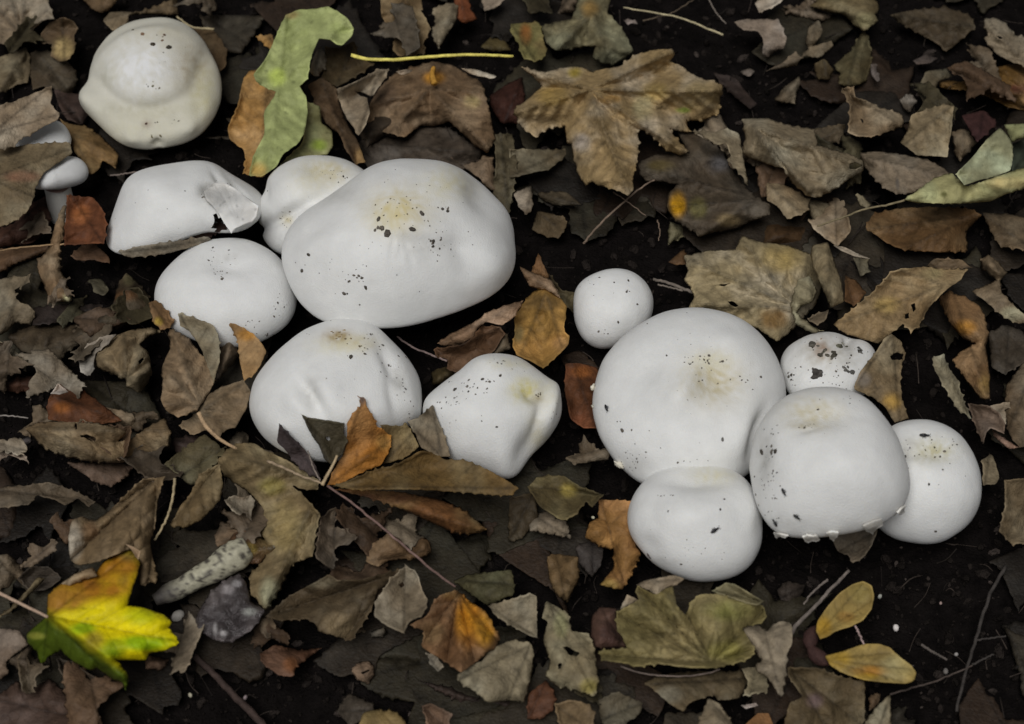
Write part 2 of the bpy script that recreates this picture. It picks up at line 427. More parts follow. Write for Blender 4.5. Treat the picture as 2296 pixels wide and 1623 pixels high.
mushroom('domed', 'smooth domed white mushroom with a brown maple leaf against its front',
  '345,660 360,620 390,585 430,552 480,537 530,534 580,548 620,575 650,610 665,650 664,690 645,725 605,755 560,775 480,775 420,755 370,720 350,690',
  ht=0.66, hb=0.4, gap=0.010,
  bumps=[(512,592,60,26,0,-2.2),(450,610,40,40,0,0.8),(500,690,120,40,0,1)],
  tints=[(515,580,30,14,GR,0.3),(560,640,90,60,(214,214,214),0.4)],
  specks=[(492,590,22,22,26,4.5),(488,612,10,8,10,6),(498,625,0,0,1,10),(477,555,0,0,1,8),(560,722,12,8,6,6),(618,700,6,14,6,5),(575,745,30,5,8,6),(640,650,14,30,8,3)])
mushroom('dented', 'white mushroom with a deep crease in its side and a brown scab',
  '560,900 568,860 590,825 630,780 680,740 730,720 790,716 840,728 872,760 910,800 940,850 946,900 942,935 905,960 855,990 800,1015 740,1036 690,1030 630,1010 590,975 565,940',
  ht=0.75, hb=0.5, gap=0.006,
  bumps=[(696,888,17,50,-36,-3.4),(668,905,26,40,-35,1.2),(735,880,36,50,-35,1.6),(885,830,15,60,-32,-2.2),(915,880,16,60,-20,1.5),(880,890,12,50,-10,-1.2),(640,960,40,30,0,1.5),(780,930,90,40,0,1.5)],
  tints=[(758,755,30,15,(150,128,88),0.95),(800,768,40,16,YB,0.5),(700,880,18,40,GR,0.35),(895,850,20,40,GR,0.5),(765,775,60,20,YE,0.5)],
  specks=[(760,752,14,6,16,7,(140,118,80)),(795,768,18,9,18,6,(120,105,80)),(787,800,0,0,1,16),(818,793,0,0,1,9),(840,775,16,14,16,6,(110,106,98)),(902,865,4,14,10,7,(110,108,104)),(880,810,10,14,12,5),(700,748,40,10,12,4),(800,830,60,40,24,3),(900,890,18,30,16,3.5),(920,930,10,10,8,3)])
mushroom('lumpy', 'lumpy white mushroom narrowing downward with a yellow pit on its crown',
  '945,920 960,890 1000,855 1040,830 1070,808 1110,797 1160,800 1200,825 1240,860 1259,900 1259,930 1240,962 1215,1000 1195,1030 1165,1062 1146,1078 1110,1064 1060,1048 1010,1030 980,990 955,950',
  ht=0.8, hb=0.6, gap=0.004,
  bumps=[(1095,830,50,30,0,2.5),(1192,885,22,16,30,-2.0),(1232,905,16,60,10,2.2),(1212,930,12,60,14,-1.8),(1090,930,70,60,0,2),(1180,1010,26,50,20,-2.5),(970,905,20,20,0,1)],
  tints=[(1180,875,32,26,(196,186,120),0.85),(1205,890,14,18,(120,104,70),0.6),(1200,960,22,60,(190,184,160),0.45),(1150,815,60,14,YE,0.4),(1215,990,24,30,(178,170,140),0.5),(1235,880,18,40,YE,0.4)],
  specks=[(1050,868,24,12,34,5),(1020,873,0,0,1,13),(1048,866,0,0,1,9),(1082,850,0,0,1,9),(1122,842,0,0,1,9),(1097,858,6,4,4,8),(1000,893,18,10,24,4,(120,118,112)),(1125,815,16,5,16,4.5),(1206,884,5,5,5,7,(70,58,40)),(1114,957,0,0,1,6),(1080,944,0,0,1,4),(990,915,0,0,1,5),(1020,940,40,20,12,2.5),(1180,830,30,14,10,3.5),(1245,930,8,18,8,3.5)])
mushroom('button', 'smallest round white button mushroom on bare dark soil',
  '1287,680 1292,645 1315,622 1350,607 1385,602 1420,610 1450,635 1462,665 1461,705 1442,740 1402,768 1352,782 1315,768 1293,730',
  ht=0.85, hb=0.75, gap=0.003, axis=(0.1,0.1,1),
  bumps=[(1370,700,60,30,0,0.6)],
  tints=[(1370,765,60,12,GR,0.3)],
  specks=[(1344,622,0,0,1,7),(1409,629,0,0,1,8),(1377,633,0,0,1,6),(1405,654,0,0,1,7),(1429,682,0,0,1,7),(1386,722,0,0,1,7),(1342,743,0,0,1,7),(1356,738,6,6,3,5),(1375,650,40,30,14,2.5),(1316,632,10,8,4,4)])
mushroom('largest', 'largest rounded white mushroom with a tan sunken patch near its top',
  '1327,905 1335,850 1355,800 1395,755 1450,715 1510,695 1570,690 1630,702 1680,725 1722,765 1750,820 1762,890 1748,960 1722,1020 1670,1070 1600,1095 1530,1100 1440,1086 1400,1060 1370,1020 1340,970',
  ht=0.62, hb=0.45, gap=0.006, axis=(0.10,0.0,1),
  bumps=[(1605,850,56,46,0,-3.0),(1530,880,30,60,30,2.0),(1445,830,50,75,35,-2.6),(1640,770,60,30,20,1.2),(1700,980,20,60,18,-3.5),(1660,960,30,70,14,1.6),(1560,1010,110,50,0,1.2),(1420,1040,30,30,0,-0.8)],
  tints=[(1600,855,62,52,(186,176,146),0.8),(1595,810,40,20,YE,0.6),(1700,1010,14,60,GR,0.5),(1430,840,60,70,(200,200,198),0.4),(1415,1050,30,20,GR,0.3)],
  specks=[(1570,808,32,10,26,4.5),(1590,797,0,0,1,9),(1620,810,0,0,1,8),(1551,815,6,2,3,7),(1600,860,40,30,24,3.5),(1404,684,0,0,1,4),(1395,965,0,0,1,11),(1416,964,0,0,1,6),(1384,945,0,0,1,5),(1620,985,0,0,1,11,(150,148,142)),(1423,1025,16,10,22,4.5),(1410,1050,12,10,16,4),(1706,845,0,0,1,8),(1670,848,10,8,8,4),(1715,950,6,12,8,6,(120,118,112)),(1440,1000,40,30,10,3),(1500,740,50,20,10,3.5),(1550,1034,20,3,8,4),(1500,900,80,80,20,2.2)])
mushroom('dirty', 'white mushroom caked with grey soil clumps behind the largest cap',
  '1747,820 1760,785 1800,755 1850,743 1890,750 1910,760 1940,765 1963,785 1966,830 1942,880 1890,910 1820,910 1770,885',
  ht=0.7, hb=0.5, gap=0.008, nscale=0.02,
  bumps=[(1905,760,14,20,0,-2),(1860,800,40,20,0,1)],
  tints=[(1850,790,60,36,(150,140,120),0.5),(1840,782,18,18,(150,122,100),0.7),(1905,800,24,24,GR,0.4)],
  specks=[(1835,835,9,8,12,17,(92,88,84)),(1862,790,12,9,14,16,(92,88,78)),(1825,772,6,7,6,14,(98,94,86)),(1925,787,5,4,4,18,(88,86,82)),(1895,830,7,5,6,15,(96,94,90)),(1885,775,7,3,4,12,(110,108,92)),(1773,845,5,8,7,8),(1900,810,36,20,40,5),(1870,860,50,24,40,4),(1780,830,24,24,24,4),(1850,760,40,8,14,5,(150,130,110))])
mushroom('ragged', 'tall rounded white mushroom with ragged veil scraps hanging from its rim',
  '1677,1050 1685,1000 1702,955 1730,910 1775,882 1830,868 1890,870 1940,890 1980,930 2010,980 2030,1040 2039,1090 2031,1125 2000,1160 1960,1180 1900,1195 1840,1203 1790,1203 1740,1195 1710,1160 1690,1110',
  ht=0.78, hb=0.5, gap=0.030, axis=(-0.05,0.05,1), tend=0.74,
  bumps=[(1835,925,85,36,0,-2.4),(1870,1050,110,70,0,2.0),(1700,1030,20,50,10,-1.5),(1810,960,30,10,-18,-0.6)],
  tints=[(1825,925,62,36,(192,184,158),0.7),(1805,955,30,8,(165,155,125),0.6),(1715,1030,22,60,GR,0.45),(1760,1170,40,14,GR,0.3)],
  specks=[(1708,1013,0,0,1,15),(1738,1011,6,4,5,10),(1730,1000,0,0,1,9),(1720,1090,14,26,30,4.5),(1725,1050,14,30,22,4,(110,108,104)),(1806,955,12,3,14,4.5,(90,84,70)),(1834,918,0,0,1,6),(1890,895,30,6,14,3.5),(1735,965,10,6,6,5,(130,128,120)),(1850,960,60,30,14,2.2),(1730,1140,14,20,14,3.5)])
mushroom('end', 'egg-shaped white mushroom with a greenish dirty crown beside the dark soil',
  '1960,1000 1995,956 2040,942 2085,942 2130,958 2165,990 2188,1030 2200,1080 2196,1130 2171,1175 2130,1206 2085,1219 2030,1212 1985,1197 1945,1150 1940,1070',
  ht=0.85, hb=0.7, gap=0.006, axis=(0.0,0.0,1),
  bumps=[(2085,1010,50,26,0,-1.8),(2090,1110,70,60,0,1),(2040,1010,16,20,0,-1)],
  tints=[(2090,1010,50,26,(178,172,140),0.75),(2040,1000,22,20,GR,0.5),(2030,1030,10,30,GR,0.4)],
  specks=[(2085,1010,24,10,20,5,(120,116,98)),(2118,1012,0,0,1,9),(2108,1024,0,0,1,7),(2030,1003,10,6,8,7,(140,136,136)),(2030,1023,0,0,1,8),(2083,1086,0,0,1,7),(2098,1191,0,0,1,8),(2135,1000,12,8,8,5),(2036,1050,0,0,1,5),(2114,1053,0,0,1,5),(2090,1060,50,30,10,2.5)])
mushroom('front', 'squat rounded white mushroom standing in front of the largest cap',
  '1405,1165 1420,1115 1450,1065 1490,1042 1540,1035 1590,1038 1640,1050 1680,1080 1700,1120 1709,1170 1701,1230 1681,1270 1640,1295 1590,1303 1540,1298 1490,1277 1450,1252 1416,1210',
  ht=0.75, hb=0.66, gap=0.006, axis=(0.0,0.0,1),
  bumps=[(1560,1066,110,30,0,-3.2),(1560,1140,110,30,0,1.2),(1470,1150,30,50,0,-0.8),(1560,1170,80,36,0,1.6),(1450,1220,30,24,30,-1.2),(1680,1160,18,40,0,0.8)],
  tints=[(1600,1065,50,24,YE,0.5),(1590,1060,60,16,(196,194,184),0.4),(1480,1260,40,12,GR,0.3)],
  specks=[(1490,1108,10,3,6,5),(1624,1119,0,0,1,7),(1498,1146,0,0,1,6,(150,148,142)),(1615,1142,0,0,1,6),(1450,1250,6,3,4,10,(80,70,66)),(1527,1265,0,0,1,7),(1560,1230,60,40,24,2.5),(1540,1210,0,0,1,4)])

# veil scraps and the torn flap
def flake(parent, key, pts, col, lift=0.001, thick=0.0012, seed=1):
    pts = np.array(pts, float); c = pts.mean(0)
    dirc = Vector(rays(c)[0]).normalized(); hit = BVH[key].ray_cast(Vector(CAM), dirc)
    base_d = None
    if hit[0] is not None: base_d = (np.array(hit[0]) - CAM) @ FWD
    V = []; r = np.random.default_rng(seed)
    dd = []
    for q in pts:
        d = Vector(rays(q)[0]).normalized(); h = BVH[key].ray_cast(Vector(CAM), d)
        if h[0] is not None: dd.append((np.array(h[0]) - CAM) @ FWD)
        else: dd.append(None)
    ok = [x for x in dd if x is not None]
    m = max(ok) if ok else float(proj(MU[key]['ctr'][None])[1][0]) + 0.2 * MU[key]['R']
    ring = resample(np.vstack([pts, pts[:1]]), 25)[:-1]
    for sgn in (0, 1):
        for q in ring:
            qq = c + (q - c) * (1 - 0.08 * sgn) + r.normal(size=2) * 0.6
            d = Vector(rays(qq)[0]).normalized(); h = BVH[key].ray_cast(Vector(CAM), d)
            dep = min(m, (np.array(h[0]) - CAM) @ FWD) if h[0] is not None else m
            V.append(CAM + rays(qq)[0] * (dep - lift - thick * (1 - sgn) + 0.0004 * r.normal()))
    V.append(CAM + rays(c)[0] * (np.median([(v - CAM) @ FWD for v in V[:24]]) - 0.0006))
    n = 24
    F = [(i, (i + 1) % n, n + (i + 1) % n, n + i) for i in range(n)] + [(48, (i + 1) % n, i) for i in range(n)]
    cc = np.tile(lin(col) * KCAP, (len(V), 1))
    return mesh_obj('veil_scrap', np.array(V), F, cc, M_CAP, parent)
for pl in ([(1324,866),(1333,860),(1332,874),(1325,874)], [(1377,1034),(1392,1036),(1398,1050),(1390,1050),(1380,1044)], [(1325,908),(1330,908),(1329,915)]):
    flake(MU['largest']['thing'], 'largest', pl, (208,202,185), lift=0.0, seed=len(pl) + 3)
# ------------------------------------------------------------------ leaf builder
HS = 1.1                                                # litter heights below are in mm times this
def segdist(p, a, b):
    ab = b - a; t = np.clip(((p - a) @ ab) / (ab @ ab + 1e-12), 0, 1)
    return np.linalg.norm(p - (a + t[:, None] * ab), axis=1), t
def edges_of(poly, step, jag, seed):
    n = len(poly); q = []
    for i in range(n):                                   # soften the corners a little
        a, b, c = poly[i - 1], poly[i], poly[(i + 1) % n]
        ca = b + (a - b) * 0.14; cb = b + (c - b) * 0.14
        v1 = (a - b) / (np.linalg.norm(a - b) + 1e-9); v2 = (c - b) / (np.linalg.norm(c - b) + 1e-9)
        if v1 @ v2 > -0.45: q += [b]                      # keep pointed tips
        else: q += [ca, 0.5 * b + 0.25 * (ca + cb), cb]
    q = np.array(q); q = np.vstack([q, q[:1]])
    s = np.r_[0, np.cumsum(np.linalg.norm(np.diff(q, axis=0), axis=1))]
    m = max(10, int(s[-1] / step)); t = np.linspace(0, s[-1], m, endpoint=False)
    r = np.stack([np.interp(t, s, q[:, 0]), np.interp(t, s, q[:, 1])], 1)
    tg = np.roll(r, -1, 0) - np.roll(r, 1, 0); tg /= np.linalg.norm(tg, axis=1)[:, None] + 1e-9
    nr = np.stack([tg[:, 1], -tg[:, 0]], 1)
    teeth = np.clip(1 - np.abs(((t / 23.0 + 0.5 * vn(t / 50, t * 0, seed)) % 1) - 0.5) * 4, 0, 1) ** 1.3 * 4.2 * np.clip(0.4 + 1.2 * vn(t / 80, t * 0, seed + 8), 0, 1) - 0.6
    amp = jag * (1.3 * fbm(t / 12, t * 0 + seed, seed, 3) + teeth)
    return r + nr * amp[:, None]
LEAFSEED = [0]; RA, RP, RW, RC = 2.6, 2.6, 1.5, 2.6
def blade(px, h, c1, c2=None, base=None, tips=None, amp=2.2, pleat=1.6, curl=3.0, slope=(0, 0), patches=(), holes=(), over=None, jag=1.4, step=3.6,
          fold=None, roll=None, wrinkle=0.45, vein=0.42, gray=0.2, mix=0.5, sidecol=None, top=None, crease=1.0):
    LEAFSEED[0] += 1; sd = LEAFSEED[0] * 3 % 400
    px = np.asarray(px, float)
    E = edges_of(px, step, jag, sd)
    lo, hi = E.min(0), E.max(0)
    X, Y = np.meshgrid(np.arange(lo[0], hi[0], step), np.arange(lo[1], hi[1], step))
    X = X + (np.arange(X.shape[0]) % 2 * 0.5 * step)[:, None]
    G = np.stack([X.ravel(), Y.ravel()], 1) + rng.normal(size=(X.size, 2)) * step * 0.12
    G = G[inside(E, G)]
    if len(G):
        dm = np.full(len(G), 1e9)
        for k in range(0, len(E)):
            dm = np.minimum(dm, (G[:, 0] - E[k, 0]) ** 2 + (G[:, 1] - E[k, 1]) ** 2)
        edge_d_g = np.sqrt(dm); keep = edge_d_g > step * 0.55
        G = G[keep]
    pts = np.vstack([E, G]); nE = len(E)
    eds = [(i, (i + 1) % nE) for i in range(nE)]
    HL = []
    for hp in holes:
        hp = edges_of(np.array(hp, float), step * 0.7, 0.6, sd + 5); a = len(pts)
        far = np.ones(len(pts), bool)
        HL.append(hp); pts = np.vstack([pts, hp]); eds += [(a + i, a + (i + 1) % len(hp)) for i in range(len(hp))]
    r = delaunay_2d_cdt([Vector(p) for p in pts], eds, [], 1, 1e-4)
    p2 = np.array([(v.x, v.y) for v in r[0]]); F = np.array([tuple(f) for f in r[2]])
    if HL:
        cen = p2[F].mean(1); kill = np.zeros(len(F), bool)
        for hp in HL: kill |= inside(hp, cen)
        F = F[~kill]
    used = np.unique(F); rem = np.full(len(p2), -1); rem[used] = np.arange(len(used)); p2 = p2[used]; F = rem[F]
    # distance to the edge, in px
    ed = np.full(len(p2), 1e9)
    for k in range(nE): ed = np.minimum(ed, (p2[:, 0] - E[k, 0]) ** 2 + (p2[:, 1] - E[k, 1]) ** 2)
    ed = np.sqrt(ed)
    z0 = h * HS * 0.001
    gp = P(p2, z0)[:, :2]; cen = gp.mean(0)
    ext = np.linalg.norm(gp - cen, axis=1).max()
    # veins
    if base is None:
        u, s_, vt = np.linalg.svd(gp - cen, full_matrices=False); d = vt[0]; pr = (gp - cen) @ d
        sg = 1 if rng.random() < 0.5 else -1
        b3 = gp[np.argmax(pr * sg)]; tp = [gp[np.argmin(pr * sg)]]
    else:
        b3 = P(base, z0)[0, :2]; tp = [P(q, z0)[0, :2] for q in tips]
    prim = [(b3, q) for q in tp]; sec = []
    for a, b in prim:
        d = b - a; L = np.linalg.norm(d) + 1e-9; d /= L
        for k, f in enumerate(np.arange(0.16, 0.95, max(0.11, 0.008 / L))):
            for sg in (-1, 1):
                th = sg * math.radians(46 + 6 * vn(k, sg, sd)); e = np.array([d[0] * math.cos(th) - d[1] * math.sin(th), d[0] * math.sin(th) + d[1] * math.cos(th)])
                o = a + d * L * (f + 0.03 * sg); sec.append((o, o + e * L * 0.42 * (1 - 0.55 * f)))
    d1 = np.full(len(gp), 1e9)
    for a, b in prim: d1 = np.minimum(d1, segdist(gp, a, b)[0])
    d2 = np.full(len(gp), 1e9)
    for a, b in sec: d2 = np.minimum(d2, segdist(gp, a, b)[0])
    sgn = 1 if (sd % 3) else -1
    cb = (-0.6, -0.25, 0.25)[LEAFSEED[0] % 3]
    xx, yy = gp[:, 0], gp[:, 1]
    z = np.full(len(gp), z0)
    z += RA * amp * 1e-3 * fbm(xx * 30 + sd, yy * 30, sd, 2)
    z += RP * sgn * pleat * 1e-3 * (1 - np.exp(-d1 / 0.006)) + RP * sgn * 0.2 * pleat * 1e-3 * (1 - np.exp(-d2 / 0.0022))
    z += RW * wrinkle * 1e-3 * fbm(xx * 120, yy * 120 + sd, sd + 2, 3)
    z += RC * curl * 1e-3 * np.exp(-ed / 13.0) * (cb + 1.5 * fbm(xx * 22 + 7, yy * 22, sd + 9, 2))
    z += 0.6e-3 * (1 - np.exp(-ed / 30.0)) + crease * min(1.0, ext / 0.025) * (8.0e-3 * (0.35 - np.abs(vn(xx * 30 + sd, yy * 30, sd + 31))) + 2.8e-3 * (0.35 - np.abs(vn(xx * 75 + sd, yy * 75, sd + 37)))) + slope[0] * (xx - cen[0]) + slope[1] * (yy - cen[1])
    if fold is not None:                                  # (p, q, drop): one side of line p-q bends down
        a, b = P(fold[0], z0)[0, :2], P(fold[1], z0)[0, :2]; d = b - a; d /= np.linalg.norm(d); nrm = np.array([d[1], -d[0]])
        s = (gp - a) @ nrm; z -= fold[2] * np.maximum(s, 0) - 0.0012 * np.exp(-(s / 0.002) ** 2)
    if roll is not None:                                  # (p, q, half width m, height m): rolled up along line p-q
        a, b = P(roll[0], z0)[0, :2], P(roll[1], z0)[0, :2]; dd, _ = segdist(gp, a, b)
        z += roll[3] * np.sqrt(np.clip(1 - (dd / roll[2]) ** 2, 0, 1))
    if top is not None: z = z0 + (z - z0) * 0.8; z = np.minimum(z, top + 0.0006 * fbm(xx * 60, yy * 60, sd, 2))
    else: z = np.maximum(z, min(0.32 * z0, 0.0066) + 0.0008 * fbm(xx * 60, yy * 60, sd, 2))
    z = np.maximum(z, ground_z(xx, yy) + 0.0012)
    V = P(p2, z)
    if over:
        dirs = rays(p2); t = (V - CAM) @ FWD; cap = np.full(len(t), 1e9)
        for key in over.split(','):
            bv = BVH[key]
            for i in range(len(p2)):
                hit = bv.ray_cast(Vector(CAM), Vector(dirs[i]).normalized())
                if hit[0] is not None: cap[i] = min(cap[i], (np.array(hit[0]) - CAM) @ FWD - 0.0022)
        t0 = t.copy(); t = np.minimum(t, cap)
        e = np.vstack([F[:, [0, 1]], F[:, [1, 2]], F[:, [2, 0]]]); deg = np.zeros(len(t)); np.add.at(deg, e[:, 0], 1); np.add.at(deg, e[:, 1], 1)
        for _ in range(60):
            acc = np.zeros(len(t)); np.add.at(acc, e[:, 0], t[e[:, 1]]); np.add.at(acc, e[:, 1], t[e[:, 0]])
            t = np.minimum(0.5 * t + 0.5 * acc / np.maximum(deg, 1), cap)
        relief = (t0 - ((CAM[2] - z0) / -rays(p2)[:, 2])) * 0.5
        t = np.minimum(t + np.clip(relief, -0.003, 0.0), cap)
        V = CAM + dirs * t[:, None]
    # colour: blotches, veins, dark spots, tired edges
    c1 = lin(c1) / KLEAF; c1 = ((1 - gray) * c1 + gray * c1.mean()) * np.array([1.02, 0.995, 0.97])
    c2 = c1 * np.array([0.62, 0.55, 0.48]) if c2 is None else lin(c2) / KLEAF
    w = sstep(0.5 - mix, 1.15 - mix, 0.5 + 0.75 * fbm(xx * 45 + 3, yy * 45, sd + 11, 3))[:, None]
    C = c1 * (1 - w) + c2 * w
    C = C * (1 + 0.22 * fbm(xx * 140, yy * 140, sd + 17, 2))[:, None]
    if sidecol is not None:                               # (p, q, colour, softness): the leaf is another colour beyond line p-q
        a, b = P(sidecol[0], z0)[0, :2], P(sidecol[1], z0)[0, :2]; d = b - a; d /= np.linalg.norm(d); nrm = np.array([d[1], -d[0]])
        w = sstep(-sidecol[3], sidecol[3], (gp - a) @ nrm + .0016 * fbm(xx * 90, yy * 90, sd, 2))[:, None]
        C = C * (1 - w) + lin(sidecol[2]) / KLEAF * w * (1 + .3 * fbm(xx * 60, yy * 60, sd + 2, 2))[:, None]
    for (x, y, rx, ry, cc, am) in patches:
        dd = ((p2[:, 0] - x) / rx) ** 2 + ((p2[:, 1] - y) / ry) ** 2
        w = np.clip(am * np.exp(-dd * dd) * (1 + 0.5 * fbm(xx * 120, yy * 120, sd + 23, 2)), 0, 1)[:, None]
        C = C * (1 - w) + lin(cc) / KLEAF * w
    C = C * (1 - vein * np.exp(-(d1 / 0.0007) ** 2) - 0.5 * vein * np.exp(-(d2 / 0.0005) ** 2))[:, None]
    sp = sstep(0.35, 0.75, fbm(xx * 260 + 5, yy * 260, sd + 29, 2))[:, None]
    C = C * (1 - 0.4 * sp)
    C = C * (1 + 0.6 * np.exp(-ed / 4.0) * np.clip(2.2 * vn(xx * 70, yy * 70, sd), -0.4, 0.6))[:, None]
    return V, F, C
KLEAF = 0.62
def solid(o, th=0.0004):
    m = o.modifiers.new('thickness', 'SOLIDIFY'); m.thickness = th; m.offset = -1
NLEAF = [0]
def conv(tile, s):
    a = arr(s) if isinstance(s, str) else np.asarray(s, float).reshape(-1, 2)
    return a if tile is None else a / 3.0 + np.array([574.0 * tile[0], 541.0 * tile[1]])
def convkw(tile, kw):
    kw = dict(kw); k = 1.0 if tile is None else 1 / 3.0
    if kw.get('base') is not None: kw['base'] = conv(tile, [kw['base']])[0]
    if kw.get('tips') is not None: kw['tips'] = list(conv(tile, kw['tips']))
    if kw.get('holes'): kw['holes'] = [conv(tile, q) for q in kw['holes']]
    if kw.get('patches'): kw['patches'] = [tuple(conv(tile, [(p[0], p[1])])[0]) + (p[2] * k, p[3] * k, p[4], p[5]) for p in kw['patches']]
    for f in ('fold', 'roll', 'sidecol'):
        if kw.get(f): kw[f] = (conv(tile, [kw[f][0]])[0], conv(tile, [kw[f][1]])[0]) + tuple(kw[f][2:])
    return kw
def L(name, label, tile, pts, c1, h, parts=(), stalk=None, mat=None, group=None, cat='leaf', **kw):
    mat = mat or M_LEAF; NLEAF[0] += 1
    V, F, C = blade(conv(tile, pts), h, c1, **convkw(tile, kw))
    if not parts and stalk is None:
        o = mesh_obj(name, V, F, C, mat); solid(o); return tag(o, label, cat, group)
    t = thing(name, label, cat, (V[:, 0].mean(), V[:, 1].mean(), V[:, 2].min()), group)
    solid(mesh_obj('blade', V, F, C, mat, t))
    for pn, pp, pc, ph, pk in parts:
        V, F, C = blade(conv(tile, pp), ph, pc, **convkw(tile, pk)); solid(mesh_obj(pn, V, F, C, mat, t))
    if stalk is not None:
        sp, sh, sr, sc = stalk; q = conv(tile, sp); zz = np.linspace(sh[0], sh[1], len(q)) * HS * 1e-3
        pth = resample(P(q, zz), 18)
        V, F = tube(pth, np.linspace(1.15, 0.8, 18) * sr * MPP, 7, 0.12, len(label))
        mesh_obj('stalk', V, F, np.tile(lin(sc) / KLEAF, (len(V), 1)), M_WOOD, t)
    return t
# ------------------------------------------------------------------ the leaves one by one
TAN=(139,126,98); GRY=(124,117,102); DRK=(66,58,47)
# --- round the old wavy mushroom
L('leaf','grey tan leaf with spreading veins above the striped leaf, left of the wavy mushroom',(0,0),'-60,-60 300,-60 345,60 370,130 300,135 240,180 210,235 165,245 120,300 60,330 40,300 -60,290',(128,118,100),16,base=(150,240),tips=[(0,70),(60,-40),(165,-40),(330,60)])
L('leaf','small brown leaf with a pale yellowish lower end between veined leaf and wavy mushroom',(0,0),'270,230 330,150 430,110 500,140 530,190 500,230 510,330 470,400 400,420 340,380 350,300 280,290',(92,78,58),12,patches=[(430,330,70,70,(150,130,88),.9)])
L('leaf','olive grey leaf scrap with a dark slit beside the veined grey leaf',(0,0),'-40,400 90,350 170,320 200,370 210,470 190,560 120,570 50,610 -40,640',(112,104,82),9)
L('leaf','dark olive leaf lying flat left of the wavy mushroom',(0,0),'210,350 400,340 450,400 520,490 510,600 440,650 380,600 300,580 220,610 205,500',(72,64,50),7)
L('leaf','smooth tan leaf covering the top of the small hidden mushroom',(0,0),'-60,720 100,680 350,570 355,650 340,700 380,740 405,770 390,810 300,850 200,915 140,930 100,990 -60,1010',(140,128,108),40,over='small_hidden,peeping',amp=1.2,base=(-60,900),tips=[(350,570),(405,770)])
L('leaf','broad brown leaf draped across the middle of the small hidden mushroom',(0,0),'-60,1000 110,985 190,968 470,955 490,1030 420,1080 300,1160 240,1260 230,1330 190,1420 100,1490 -60,1550',(112,102,78),36,over='small_hidden,peeping',amp=1.4,base=(-60,1200),tips=[(490,1000),(230,1330)],patches=[(150,1190,120,40,(110,78,60),.7)])
L('leaf','ochre brown pointed leaf between the small hidden mushroom and the wavy one',(0,0),'400,800 470,835 560,850 610,865 680,920 740,980 800,1040 780,1140 730,1100 690,1080 660,1150 600,1180 560,1090 500,1020 450,900',(128,104,62),16,base=(480,900),tips=[(800,1050),(620,1170)])
L('leaf','rusty brown folded leaf under the stem of the small hidden mushroom',(0,0),'448,1312 630,1325 690,1400 720,1500 705,1640 430,1650 440,1450',(104,62,34),24,patches=[(540,1440,70,70,(130,80,45),.7)])
L('leaf','brown leaf edge peeping in above the wavy mushroom, widest piece there',(0,0),'500,-60 850,-60 740,60 690,90 630,70',(102,86,62),10)
L('leaf','dull brown ragged leaf behind the crown of the wavy mushroom',(0,0),'690,140 740,80 900,80 1010,60 1190,-20 1200,100 1010,95 870,100 860,150 760,210',(104,92,70),9)
L('leaf','dark olive brown leaf tucked against the wavy mushroom, on the side of the green leaf',(0,0),'1300,190 1440,200 1500,280 1530,360 1520,450 1480,490 1400,330',(78,64,42),8)
L('leaf','reddish dark leaf lying below the small hidden mushroom',(0,0),'150,1400 330,1310 340,1500 230,1640 -40,1660 -40,1560 100,1500',(74,50,40),10)
L('leaf','purplish brown crumpled leaf between the tan leaf and the ochre leaf by the wavy mushroom',(0,0),'360,600 450,620 560,640 600,760 560,850 440,800 400,720',(66,54,50),8)
L('leaf','orange tan crinkled leaf strip behind the pale green leaf',None,'573,82 612,78 618,130 600,150 560,160 545,180 535,230 510,290 515,312 545,335 550,345 545,390 590,398 640,340 690,250 660,160',(168,134,82),14,c2=(130,98,55))
# --- green leaf and neighbours
L('leaf','pale green maple leaf with two rounded lobes beside the wavy mushroom',(1,0),'200,100 270,70 400,60 480,40 560,80 620,130 660,190 650,240 580,310 540,300 500,270 425,260 380,360 360,450 350,530 295,580 340,650 350,750 330,880 290,960 180,1040 140,1120 40,1190 -50,1180 -20,1050 60,900 50,760 130,640 140,620 60,590 0,550 -20,500 60,400 110,300 150,200',(148,156,104),34,c2=(124,130,84),mat=M_FRESH,gray=.05,crease=.5,jag=.5,amp=2,curl=-1.5,vein=.12,base=(150,560),tips=[(600,150),(0,540),(80,1150),(200,120)],
  patches=[(140,520,60,60,(158,172,80),.7),(20,1150,60,60,(170,140,80),.8),(230,100,60,30,(130,110,70),.6),(560,200,70,50,(128,138,80),.5)],
  parts=[('lobe','340,680 430,720 440,830 510,880 520,980 480,1040 350,1055 200,1090 160,1110 320,960',(128,134,90),26,dict(jag=.8,patches=[(420,980,60,40,(115,130,50),.8)]))])
L('leaf','dark olive leaf crumpled beside the upper lobe of the pale green leaf',(1,0),'460,310 560,320 660,270 690,380 790,430 730,480 600,560 540,590 440,520 470,400',(76,66,44),18,amp=4)
L('leaf','grey tan leaf scrap touching the waist of the pale green leaf',(1,0),'430,310 470,370 470,450 400,520 360,480 390,380',(124,118,103),24)
L('leaf','long brown curled leaf running from the green leaf down to the widest cap',(1,0),'350,570 440,520 540,590 560,700 610,830 690,960 740,1090 670,1110 600,1010 560,900 490,850 430,770 400,700',(88,72,52),16,patches=[(700,1060,40,60,(125,100,65),.9)])
L('leaf','light grey pointed leaf with a dark slit between green leaf and veined brown leaf',(1,0),'540,600 700,530 810,470 890,460 880,520 840,570 790,640 750,660 770,760 740,850 690,920 650,850 610,800 580,740',(138,130,113),26,holes=['660,605 720,622 775,648 760,662 700,645'],base=(830,480),tips=[(690,920),(560,610)])
